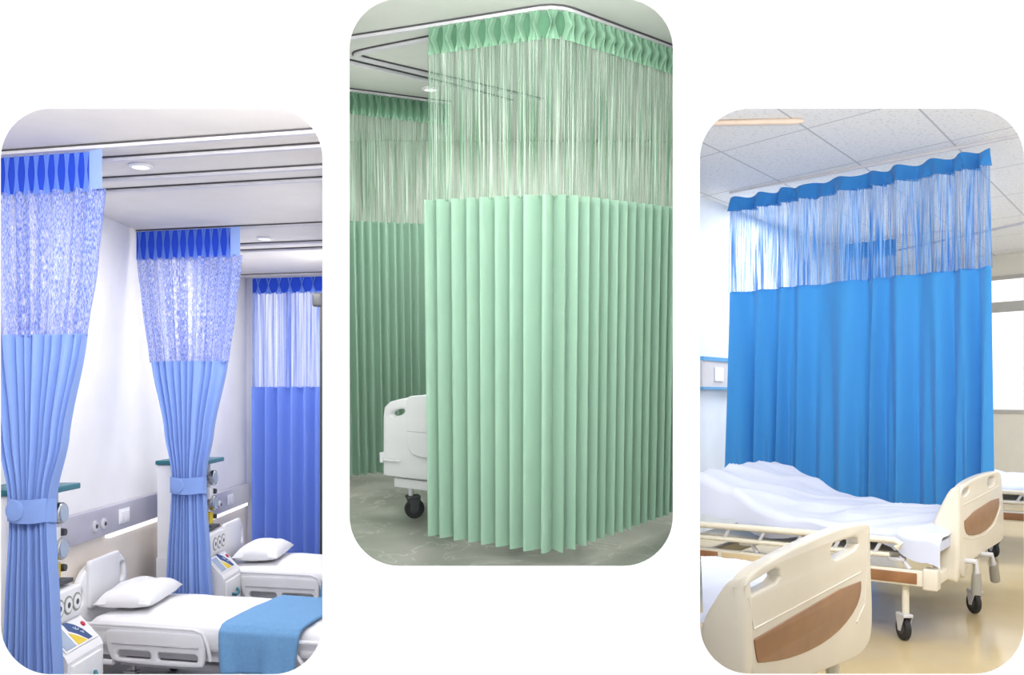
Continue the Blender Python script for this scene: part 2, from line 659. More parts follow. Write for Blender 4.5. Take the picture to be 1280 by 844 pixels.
def pinch_header(th, path, z0, z1, n, depth, mats, start=0.0, end=1.0, half=0.40, pinch=.20, open_top=False):
    """Heading band with double pinch pleats, each waisted half-way down like an hourglass."""
    L = path.len
    a, b = start * L, end * L
    P = (b - a) / n

    def put(mb, d, off, z):
        p, nr = path.at(d)
        mb.v.append(Vector((p.x + nr.x * off, p.y + nr.y * off, z)))
        mb.uv[len(mb.v) - 1] = (d, z)

    band = MB()
    nu, nv = n * 4, 6
    for j in range(nv + 1):
        for i in range(nu + 1):
            put(band, lerp(a, b, i / nu), -.25 * depth, lerp(z0, z1 + .004, j / nv))
    for j in range(nv):
        for i in range(nu):
            o = j * (nu + 1) + i
            band.f.append((o, o + 1, o + nu + 2, o + nu + 1))
    hd = th.add('header', band, mats[0], label='pinch-pleated heading band')
    prof = [(-1.0, -.2), (-0.96, 0.5), (-0.84, 0.95), (-0.68, 1.0), (-0.52, 0.62), (-0.3, 0.2), (0.0, 0.05),
            (0.3, 0.2), (0.52, 0.62), (0.68, 1.0), (0.84, 0.95), (0.96, 0.5), (1.0, -.2)]
    m, nv = len(prof), 14
    for k in range(n):
        c = a + (k + 0.5) * P + random.uniform(-0.05, 0.05) * P
        hh = half * random.uniform(.92, 1.05)
        mb = MB()
        for j in range(nv + 1):
            t = j / nv
            w = pinch + (0.72 if t < .46 else .84) * min(1, abs(t - .46) / .5) ** 1.15
            dep = depth * (.75 + (.1 if open_top else .5) * math.exp(-((t - .46) / .18) ** 2))
            for q, d in prof:
                if open_top and t < .46 and abs(q) < .45:
                    d = -.6                         # the fold opens like a V above the waist
                put(mb, c + q * P * hh * w, d * dep, lerp(z0, z1, t) - .010 * t * max(0, d))
        for j in range(nv):
            for i in range(m - 1):
                o = j * m + i
                mb.f.append((o, o + 1, o + m + 1, o + m))
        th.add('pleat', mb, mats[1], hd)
    return hd


def drape(path, z0, z1, nf, amp, kind='sine', width=None, centre=0.5, nv=24, ph=0.0, irregular=0.0, stretch=2.0, npf=12, seed=0.0, hem_wave=0.0):
    """Hanging cloth with nf folds; width(z) narrows it about centre; amp may be a function of z."""
    L = path.len
    def fn(u, v):
        z = lerp(z0, z1, v)
        w = width(z) if width else 1.0
        x = u * nf + ph + irregular * noise.noise(Vector((u * nf * 0.45, seed, 0.0)))
        A = amp(z) if callable(amp) else amp
        p = x - math.floor(x)
        if kind == 'sine':
            off = A * math.sin(2 * PI * x) * (1 + 0.5 * irregular * noise.noise(Vector((u * nf * 0.8, seed + 5, z * 0.3))))
            du = 0.0
        elif kind == 'lobe':     # round folds meeting in narrow creases
            off = A * (1.9 * abs(math.sin(PI * x)) ** .6 - 1.0) * (1 + 0.4 * noise.noise(Vector((u * nf * 0.8, seed + 5, z * 0.3))))
            du = 0.0
        else:   # pressed pleats: a broad bowed face and a short return
            if p < 0.84:
                off = A * math.cos(PI * p / 0.84)
            else:
                off = -A * math.cos(PI * (p - 0.84) / 0.16)
            du = 0.0
        d = (centre + (u - centre) * w) * L + du
        pos, nr = path.at(d)
        zz = z
        if hem_wave:
            zz += hem_wave * v * noise.noise(Vector((u * nf, 3.0, seed)))
        return (pos.x + nr.x * off, pos.y + nr.y * off, zz)
    return MB().grid(fn, nf * npf, nv, lambda u, v: (u * L * stretch, lerp(z0, z1, v)))


def caster(th, base, h, r, mats=('black_rubber', 'chrome'), yaw=0.0, parent=None, post_r=0.014):
    """Swivel wheel under a post: base on the floor, h high up to the frame."""
    b = Vector(base)
    ax = Vector((math.cos(yaw), math.sin(yaw), 0))       # axle
    fw = Vector((-ax.y, ax.x, 0))
    post = MB().tube([b + Vector((0, 0, 2 * r + 0.02)), b + Vector((0, 0, h))], post_r, 12)
    po = th.add('caster_post', post, mats[1] if len(mats) < 3 else mats[2], parent)
    wc = b + Vector((0, 0, r)) + fw * r * 0.35
    wh = MB()
    wh.lathe([(r * .6, -.016), (r * .92, -.016), (r, -.010), (r, .010), (r * .92, .016), (r * .6, .016)], wc, ax, 28)
    wo = th.add('caster_wheel', wh, mats[0], po)
    hub = MB().lathe([(r * .2, -.022), (r * .5, -.018), (r * .55, -.012), (r * .55, .012), (r * .5, .018), (r * .2, .022)], wc, ax, 20)
    th.add('wheel_hub', hub, 'dark_grey', wo)
    fk = MB()
    for s in (-1, 1):
        o = ax * 0.024 * s
        fk.prism([wc + o - fw * .014 - Vector((0, 0, .012)), wc + o + fw * .014 - Vector((0, 0, .012)),
                  b + o + fw * r * .9 + Vector((0, 0, r * 2.05)), b + o - fw * r * .4 + Vector((0, 0, r * 2.05))], ax * 0.004 * s)
    fk.rbox((-r * .5, -.03, 0), (r * .9, .03, .02), .006,
            Matrix.Translation(b + Vector((0, 0, r * 2.02))) @ Matrix(((fw.x, ax.x, 0, 0), (fw.y, ax.y, 0, 0), (0, 0, 1, 0), (0, 0, 0, 1))))
    th.add('caster_fork', fk, mats[1], po)
    return po


def track(label, pts, z, room='W', group='ceiling curtain tracks', slot='groove_dark'):
    """White ceiling rail with a dark shadow slot along each side; z is the ceiling."""
    pts = [Vector((p[0], p[1], z)) for p in pts]
    th = Thing('curtain_track', label, 'curtain track', pts[len(pts) // 2], room, group)
    th.add('rail', MB().sweep(pts, 0.030, 0.020, -0.021), 'rail_white')
    for s in (-1, 1):
        th.add('groove', MB().sweep(pts, 0.009, 0.006, -0.007, s * 0.0205), slot)
    return th


def downlight(label, p, room='W', r=0.06):
    p = Vector(p)
    th = Thing('downlight', label, 'ceiling light', p, room)
    th.add('rim', MB().lathe([(r, 0), (r * 1.02, -.006), (r * .9, -.014), (r * .72, -.016), (r * .7, -.004)], p, (0, 0, 1), 32), 'lamp_rim')
    th.add('diffuser', MB().lathe([(r * .7, -.004), (r * .69, -.0125)], p, (0, 0, 1), 32), 'lamp_glow')
    return th


# =================================================================== SETTING
YW = 2.2            # the white wall with its three rounded openings


def px_hole(x0, y0, x1, y1, r):
    return [((x - 640) / F * YW, (HOR - y) / F * YW) for x, y in rrect(x0, y0, x1, y1, r, 14)]


openings = [px_hole(1, 136, 403, 843, 62), px_hole(437, -1, 841, 707.5, 62), px_hole(875, 136, 1280, 842.5, 62)]
fw = MB()
outer = [(-2.75, -2.2), (3.2, -2.2), (3.2, 2.7), (-2.75, 2.7)]
mat_front = Matrix(((1, 0, 0, 0), (0, 0, 1, YW), (0, 1, 0, 0), (0, 0, 0, 1)))
TH = 0.07
back = []
for h in openings:
    cx = sum(p[0] for p in h) / len(h)
    cy = sum(p[1] for p in h) / len(h)
    k = (YW + TH) / YW
    back.append([(p[0] * k + (p[0] - cx) * 0.012, p[1] * k + (p[1] - cy) * 0.012) for p in h])


def flat_face(outl, holes, y):
    cu = bpy.data.curves.new('tmp', 'CURVE')
    cu.dimensions = '2D'
    cu.fill_mode = 'BOTH'
    for pl in [outl] + holes:
        sp = cu.splines.new('POLY')
        sp.points.add(len(pl) - 1)
        for i, p in enumerate(pl):
            sp.points[i].co = (p[0], p[1], 0, 1)
        sp.use_cyclic_u = True
    ob = bpy.data.objects.new('tmp', cu)
    COL.objects.link(ob)
    me = bpy.data.meshes.new_from_object(ob.evaluated_get(bpy.context.evaluated_depsgraph_get()))
    fw.add([(p.co.x, y, p.co.y) for p in me.vertices], [tuple(p.vertices) for p in me.polygons])
    bpy.data.objects.remove(ob)
    bpy.data.curves.remove(cu)


flat_face(outer, openings, YW)
flat_face(outer, back, YW + TH)
for h, b in zip(openings + [outer], back + [outer]):
    n = len(h)
    fw.add([(p[0], YW, p[1]) for p in h] + [(p[0], YW + TH, p[1]) for p in b], [(i, (i + 1) % n, (i + 1) % n + n, i + n) for i in range(n)])
struct('wall_front', fw, 'front_white')


def slab_poly(pts, z, dz):
    return MB().prism([(p[0], p[1], z) for p in pts], (0, 0, dz))


def upright(p, q, th, z0, z1):
    """Wall slab from plan point p to q, thickness th to its left."""
    p, q = Vector((p[0], p[1])), Vector((q[0], q[1]))
    d = (q - p).normalized()
    n = Vector((-d.y, d.x)) * th
    return MB().prism([(p.x, p.y, z0), (q.x, q.y, z0), (q.x + n.x, q.y + n.y, z0), (p.x + n.x, p.y + n.y, z0)], (0, 0, z1 - z0))


def on(px, y):
    return ((px - 640) / F * y, y)


YB = YW + TH
# partitions between the three wards
struct('wall_partition_left', upright(on(414, YB), on(414, 10.2), -0.022, -1.8, 2.6), 'partition_white')
struct('wall_partition_right', upright(on(868, YB), on(868, 19.0), 0.022, -1.8, 2.6), 'partition_white')

# ------------------------------------------------------------- left ward shell
LC, LF = 1.145, -1.75
T = Vector((0.974, -0.226))           # direction of tracks and beds
XW = -2.6
lp = [(XW - .1, YB), on(414, YB), on(414, 9.4), (XW - .1, 9.4)]
struct('floor_left', slab_poly(lp, LF - .05, .05), 'grey_floor')
struct('ceiling_left', slab_poly(lp, LC, .05), 'lav_ceiling')
struct('wall_head_left', MB().box((XW - .08, YB, LF), (XW, 9.4, LC)), 'lav_wall')
# end wall with a bright window behind the last curtain
ew0 = Vector((XW, 9.0))
def endp(s):
    return ew0 + T * s
we = MB()
for s0, s1, z0, z1 in ((0, 1.25, LF, -1.45), (0, 1.25, 1.05, LC), (0, .03, -1.45, 1.05), (1.2, 1.25, -1.45, 1.05)):
    a, b = endp(s0), endp(s1)
    we.prism([(a.x, a.y, z0), (b.x, b.y, z0), (b.x - T.y * .06, b.y + T.x * .06, z0), (a.x - T.y * .06, a.y + T.x * .06, z0)], (0, 0, z1 - z0))
struct('wall_end_left', we, 'lav_wall')
wf = MB()
for s in (.03, .42, .80, 1.17):
    a, b = endp(s), endp(s + .035)
    wf.prism([(a.x, a.y, -1.45), (b.x, b.y, -1.45), (b.x - T.y * .05, b.y + T.x * .05, -1.45), (a.x - T.y * .05, a.y + T.x * .05, -1.45)], (0, 0, 2.5))
struct('window_1', wf, 'white_metal')
struct('trim_wainscot', MB().box((XW, 3.0, LF), (XW + .012, 9.0, -0.885)), 'cream_wainscot')

# ----------------------------------------------------------- middle ward shell
zc = {}
corner_h = at_z(688, 690, -1.28, 'C')
CT = z_for(corner_h, 12, 'C')                 # curtain top
CC = CT + 0.022                               # ceiling
CF = -1.36
def cx(px, y, z):
    """Plan x, in the middle ward, of the upright plane through picture column px."""
    return (px - 640) / F * (y * math.cos(TILT) - z * math.sin(TILT))


def cslab(z, dz):
    return MB().prism([(cx(423, YB + .22, z), YB + .22, z), (cx(423, 8.4, z), 8.4, z), (cx(859, 8.4, z), 8.4, z), (cx(859, YB + .22, z), YB + .22, z)], (0, 0, dz))


struct('floor_middle', cslab(CF - .05, .05), 'marble_floor', 'C')
struct('ceiling_middle', cslab(CC, .05), 'green_ceiling', 'C')
struct('wall_back_middle', MB().prism([(cx(423, 8.3, CF), 8.3, CF), (cx(859, 8.3, CF), 8.3, CF), (cx(859, 8.3, CC), 8.3, CC), (cx(423, 8.3, CC), 8.3, CC)], (0, .06, 0)), 'grey_wall', 'C')

# ------------------------------------------------------------ right ward shell
RC, RF = 1.95, -1.405
E1 = Vector((.8, -.6))                        # bed length, head to foot
E2 = Vector((.6, .8))                         # bed width, away from the viewer
CD = Vector((-.603, .797))                    # curtain and ceiling joints, away
tiles('tile_ceiling', E2, CD, 1.2, .8, 0.0, 0.0, rgb(238, 238, 238), rgb(190, 192, 196), 0.008)
far0 = Vector((6.96, 12.5))
fl = far0 - CD * 2.0
fr = far0 + CD * 6.0
rp = [on(868, YB), (3.2, YB), (fl.x, fl.y), (fr.x, fr.y)]
struct('floor_right', slab_poly(rp, RF - .05, .05), 'vinyl_floor')
cr = slab_poly(rp, RC, .05)
struct('ceiling_right', cr, 'tile_ceiling')
hw0 = at_z(875, 245, RC)
hwp = Vector((hw0.x, hw0.y))
struct('wall_head_right', upright(hwp - E2 * .12, hwp + E2 * 9.5, 0.06, RF, RC), 'pale_blue_wall')
# far wall with windows; s runs along CD from the right end
def fseg(mb, s0, s1, z0, z1, th=.1, off=0.0):
    n = Vector((CD.y, -CD.x)) * -1
    a, b = fl + CD * s0 - n * off, fl + CD * s1 - n * off
    if n.y < 0:
        n = -n
    return mb.prism([(a.x, a.y, z0), (b.x, b.y, z0), (b.x + n.x * th, b.y + n.y * th, z0), (a.x + n.x * th, a.y + n.y * th, z0)], (0, 0, z1 - z0))
fwall = MB()
WZ0, WZ1 = -.24, 1.66
fseg(fwall, 0, 7.6, RF, WZ0)
fseg(fwall, 0, 7.6, WZ1, RC)
wins = [(.15, 1.75), (1.95, 3.35), (3.6, 5.0), (5.3, 6.7)]
e = 0
for a, b in wins + [(7.6, 7.6)]:
    if a > e:
        fseg(fwall, e, a, WZ0, WZ1)
    e = b
struct('wall_far_right', fwall, 'cream_wall')
for i, (a, b) in enumerate(wins):
    m = MB()
    for s in (a, (a + b) / 2 - .025, b - .05):
        fseg(m, s, s + .05, WZ0, WZ1, .06, -.02)
    for z, h in ((WZ0, .05), (1.16, .14), (WZ1 - .05, .05)):
        fseg(m, a, b, z, z + h, .06, -.02)
    struct('window_%d' % (i + 2), m, 'window_frame')
sl = MB()
fseg(sl, 0, 7.6, WZ0 - .05, WZ0, .14, .1)
struct('trim_sill', sl, 'beige_board')
# outer side wall with a tall window letting daylight in, outside the frame
rw = MB()
p0, p1 = Vector((3.2, YB)), fl
dd = (p1 - p0)
def rseg(mb, t0, t1, z0, z1):
    a, b = p0 + dd * t0, p0 + dd * t1
    n = Vector((dd.y, -dd.x)).normalized() * .08
    return mb.prism([(a.x, a.y, z0), (b.x, b.y, z0), (b.x + n.x, b.y + n.y, z0), (a.x + n.x, a.y + n.y, z0)], (0, 0, z1 - z0))
rseg(rw, 0, 1, RF, -.6)
rseg(rw, 0, 1, 1.75, RC)
for t0, t1 in ((0, .06), (.32, .38), (.64, .70), (.96, 1)):
    rseg(rw, t0, t1, -.6, 1.75)
struct('wall_side_right', rw, 'cream_wall')


# ================================================================== LEFT WARD
def on_track(a, s):
    return (a.x + T.x * s, a.y + T.y * s)


def blue_curtain(label, right_px, y_right, length, z_top, z_head, z_net, z_tie, z_hem, wtab, n_pleat, tie, flap, seed, px_over=0.0, n_head=12):
    re = Vector(on(right_px, y_right))
    path = Path([(re.x - T.x * length, re.y - T.y * length), (re.x, re.y)])
    mid, _ = path.at(length / 2)
    th = Thing('privacy_curtain', label, 'curtain', (mid.x, mid.y, z_top), 'W', None)
    fe = 1.0 - flap / length
    hd = pinch_header(th, path, z_top, z_head, n_head, 0.015, ('blue_header', 'blue_pleat'), 0.0, fe, .31, .06, True)
    if flap:
        th.add('end_flap', MB().grid(lambda u, v: (lambda p: (p[0].x + p[1].x * (.03 - .02 * (1 - u)), p[0].y + p[1].y * (.03 - .02 * (1 - u)), lerp(z_top, z_head, v)))(path.at((fe - .01 + (1.01 - fe) * u) * length)), 6, 6, lambda u, v: (u * .1, v * .2)), 'blue_flap', label='plain pale blue end of the heading band')
    width = (lambda z: curve_tab(wtab, -z)) if tie else None
    c = px_over or 0.5
    def amp_n(z):
        return 0.022 + 0.012 * (1 - (width(z) if width else 1.0))
    th.add('net_panel', drape(path, z_head + .012, z_net - .01, n_pleat, amp_n, 'sine', width, c, 20, irregular=.9, seed=seed, stretch=2.0), 'blue_net' if tie else 'blue_net_far', label='see-through pale blue netting')
    def amp_c(z):
        if not tie:
            return .058
        return 0.034 + 0.012 * (1 - width(z)) + .01 * max(0.0, (z_tie - z)) / (z_tie - z_hem)
    th.add('cloth_panel', drape(path, z_net, z_hem, 10 if tie else int(n_pleat * .9), amp_c, 'lobe' if tie else 'sine', width, c, 60, irregular=1.1 if tie else .2, seed=seed + 2, hem_wave=.012), 'blue_cloth' if tie else 'blue_cloth_deep', label='plain blue cloth')
    if tie:
        w = width(z_tie) * length / 2 + .012
        cpos, nr = path.at(length * c)
        tt = Vector((T.x, T.y))
        hb = .055
        def band(u, v):
            a = 2 * PI * u
            k = 0.062
            x = w * math.copysign(abs(math.cos(a)) ** .7, math.cos(a))
            y = k * math.copysign(abs(math.sin(a)) ** .7, math.sin(a))
            return (cpos.x + tt.x * x + nr.x * y, cpos.y + tt.y * x + nr.y * y, z_tie + hb * (1 - 2 * v) + .004 * math.sin(3 * a))
        tb = th.add('tieback', MB().grid(band, 48, 4, lambda u, v: (u * .5, v * .1)), 'blue_cloth')
        bx = -w * .35
        bp = Vector((cpos.x + tt.x * bx + nr.x * .058, cpos.y + tt.y * bx + nr.y * .058, z_tie))
        th.add('round_tab', MB().lathe([(.048, 0), (.05, .004), (.046, .010), (.03, .012)], bp, (nr.x, nr.y, 0), 28), 'blue_cloth', tb)
    return th, path


blue_curtain('tied-back blue curtain nearest the camera, beside the first white equipment console', 133, 4.2, .77, 1.121, .942, .285, -.53, -1.37,
             [(-1.2, 1.0), (-.94, .98), (-.6, .88), (-.285, .74), (.2, .47), (.45, .30), (.53, .265), (.62, .275), (1.0, .33), (1.37, .38)], 9, True, .075, 1.0, .485, 13)
blue_curtain('tied-back blue curtain against the far end of the white wall, between the two beds', 303, 6.1, .80, 1.12, .925, .235, -.60, -1.42,
             [(-1.2, 1.0), (-.92, .98), (-.6, .88), (-.235, .735), (.25, .45), (.5, .31), (.6, .285), (.72, .31), (1.1, .38), (1.42, .43)], 10, True, .075, 4.0)
c3r = on(412, 8.45)
blue_curtain('closed blue curtain hanging straight in front of the bright window', 412, 8.45, .78, 1.10, .955, .085, 0, -1.66, None, 7, False, 0, 8.0, 0, 7)

# ceiling tracks, each along T
def ltrack(px, y, label, s0=-3.0, s1=3.0):
    d = (y - HOR)
    p = at_z(px, y, LC)
    a = Vector((p.x, p.y))
    # clip between the head wall and the partition
    pts = []
    lo = (XW + .01 - a.x) / T.x
    k = (414 - 640) / F
    hi = (k * a.y - a.x) / (T.x - k * T.y)
    n = 6
    for i in range(n + 1):
        s = lerp(lo, hi - .015, i / n)
        pts.append((a.x + T.x * s, a.y + T.y * s))
    return track(label, pts, LC)


ltrack(270, 170, 'first white ceiling track, the one nearest the camera, above the first tied curtain')
ltrack(270, 188, 'second white ceiling track, just behind the header of the nearest blue curtain')
ltrack(270, 214, 'third white ceiling track, just behind the near round downlight')
ltrack(270, 229, 'fourth white ceiling track, edging the plain ceiling behind the near downlight')
ltrack(330, 281, 'fifth white ceiling track, carrying the second tied blue curtain')
ltrack(340, 303, 'sixth white ceiling track, just behind the small far downlight')
ltrack(340, 311, 'seventh white ceiling track, second behind the small far downlight')
ltrack(340, 342, 'last white ceiling track, carrying the closed blue curtain at the window')
downlight('round white downlight on the ceiling beside the nearest blue curtain', at_z(176, 206, LC), 'W', .058)
downlight('small round downlight on the ceiling near the closed far blue curtain', at_z(331, 297, LC), 'W', .06)


# bed-head panels on the wall
def head_panel(label, y0, y1, z0, z1, sy, led):
    th = Thing('bed_head_panel', label, 'wall panel', (XW, (y0 + y1) / 2, z0))
    th.add('panel', MB().rbox((XW + .001, y0, z0), (XW + .05, y1, z1), .006), 'panel_lavender')
    for dy in (0, .12):
        o = th.add('gas_outlet', MB().lathe([(.036, .05), (.036, .056), (.030, .062), (.018, .064)], (XW, sy + dy, (z0 + z1) / 2 - .01), (1, 0, 0), 20), 'light_grey')
        th.add('outlet_core', MB().lathe([(.015, .062), (.012, .068)], (XW, sy + dy, (z0 + z1) / 2 - .01), (1, 0, 0), 14), 'dark_grey', o)
    sw = th.add('switch_plate', MB().rbox((XW + .05, sy + .34, (z0 + z1) / 2 - .045), (XW + .058, sy + .50, (z0 + z1) / 2 + .05), .003), 'white_plastic')
    for k in (0, 1):
        th.add('switch_rocker', MB().rbox((XW + .057, sy + .355 + .07 * k, (z0 + z1) / 2 - .03), (XW + .064, sy + .415 + .07 * k, (z0 + z1) / 2 + .035), .003), 'white_plastic', sw)
    if led:
        th.add('light_strip', MB().rbox((XW + .012, led[0], z0 - .03), (XW + .045, led[1], z0 - .002), .004), 'led_glow')


head_panel('lavender service panel on the white wall above the first bed', 4.8, 6.78, -.875, -.70, 5.62, (5.85, 6.76))
head_panel('lavender service panel on the white wall above the second, far bed', 6.85, 8.93, -1.03, -.845, 7.9, (7.2, 8.9))


def console(label, x, y0, y1, group='bedside equipment consoles'):
    f = LF
    th = Thing('equipment_console', label, 'medical console', (x + .2, (y0 + y1) / 2, f))
    w = y1 - y0
    th.add('tall_cabinet', MB().rbox((x, y0, f), (x + .24, y1, f + 1.27), .008), 'white_plastic')
    th.add('top_board', MB().rbox((x - .005, y0 - .02, f + 1.27), (x + .35, y1 + .02, f + 1.30), .006), 'teal', label='teal top board')
    col = th.add('gauge_column', MB().rbox((x + .24, y0 + .12, f + .80), (x + .275, y1 - .06, f + 1.26), .006), 'light_grey')
    for z, m in ((1.16, 'dark_grey'), (.98, 'yellow')):
        yc = y1 - .13
        g = th.add('gauge', MB().lathe([(.02, .275), (.02, .30), (.052, .30), (.055, .305), (.055, .33), (.05, .336)], (x, yc, f + z), (1, 0, 0), 24), 'chrome', col)
        th.add('gauge_face', MB().lathe([(.044, .3365), (.042, .339)], (x, yc, f + z), (1, 0, 0), 20), 'screen_grey', g)
        fm = th.add('flow_meter', MB().rbox((x + .275, yc - .06, f + z - .15), (x + .315, yc + .015, f + z - .065), .008), 'yellow' if m == 'yellow' else 'white_plastic', col)
        th.add('meter_knob', MB().lathe([(.018, 0), (.02, .01), (.018, .03)], (x + .30, yc + .03, f + z - .10), (1, 0, 0), 14), 'dark_grey', fm)
    th.add('shelf', MB().box((x + .24, y0 + .05, f + .795), (x + .33, y1 - .02, f + .815)), 'dark_grey')
    db = th.add('dial_box', MB().rbox((x + .2, y0, f + .62), (x + .365, y1, f + .78), .012), 'white_plastic')
    for k in range(3):
        yc = y0 + w * (.34 + .25 * k)
        d = th.add('dial', MB().lathe([(.048, .364), (.047, .367), (.040, .368)], (x, yc, f + .70), (1, 0, 0), 24), 'handle_grey', db)
        th.add('dial_face', MB().lathe([(.037, .3685), (.036, .3705)], (x, yc, f + .70), (1, 0, 0), 20), 'white_plastic', d)
        th.add('dial_needle', MB().lathe([(.016, .370), (.014, .3715)], (x, yc, f + .70), (1, 0, 0), 14), 'dark_grey', d)
    # desk with a sloping instrument panel
    prof = [(.0, .0), (.47, .0), (.47, .47), (.455, .50), (.34, .625), (.2, .625), (0, .625)]
    th.add('desk', MB().prism([(x + a, y0 - .01, f + b) for a, b in prof], (0, w + .02, 0)), 'white_plastic', smooth=20)
    n = Vector((.125, 0, .115)).normalized()
    o = Vector((x + .455, 0, f + .50))
    up = Vector((-.115, 0, .125)) / .17
    def sp(a, b):
        p = o + up * (.17 * b) + n * .003
        return Vector((p.x, y0 + w * a, p.z))
    pn = th.add('instrument_panel', MB().prism([sp(.04, .06), sp(.96, .06), sp(.96, .94), sp(.04, .94)], n * .003), 'white_metal')
    th.add('display', MB().prism([sp(.08, .12), sp(.36, .12), sp(.36, .8), sp(.08, .8)], n * .005), 'screen_grey', pn)
    arc = [(.46, .9), (.56, .88), (.68, .72), (.78, .48), (.84, .12), (.72, .12), (.60, .4), (.46, .62)]
    th.add('blue_panel', MB().prism([sp(a, b) for a, b in arc], n * .005), 'navy', pn, label='curved navy panel')
    mk = MB()
    for st in ([(.60, .66), (.64, .54), (.655, .64)], [(.66, .52), (.70, .56)], [(.69, .46), (.73, .36), (.745, .44)]):
        mk.tube([sp(a, b) + n * .005 for a, b in st], .0022, 6)
    th.add('panel_mark', mk, 'white_plastic', pn, label='small white marks on the navy panel')
    th.add('yellow_panel', MB().prism([sp(.42, .56), sp(.56, .36), sp(.68, .12), sp(.42, .12)], n * .0055), 'yellow', pn, label='yellow wedge panel')
    th.add('red_button', MB().lathe([(.015, 0), (.015, .008), (.011, .011)], sp(.88, .62), n, 18), 'red', pn, label='red push button')
    dr = th.add('drawer', MB().rbox((x + .468, y0 + .02, f + .20), (x + .482, y1 - .02, f + .45), .005), 'white_plastic')
    hp = [(x + .485, y0 + w * .36, f + .345), (x + .505, y0 + w * .42, f + .335), (x + .508, y0 + w * .54, f + .335), (x + .505, y0 + w * .62, f + .342), (x + .485, y0 + w * .68, f + .36)]
    th.add('drawer_handle', MB().tube(hp, .010, 10), 'teal', dr)
    dr2 = th.add('drawer', MB().rbox((x + .468, y0 + .02, f + .03), (x + .482, y1 - .02, f + .18), .005), 'white_plastic')


console('white equipment console with dials beside the nearest tied curtain, its drawer in view', -2.59, 4.40, 4.76)
console('white equipment console behind the second tied curtain, beside the far bed', -2.47, 6.40, 6.76)


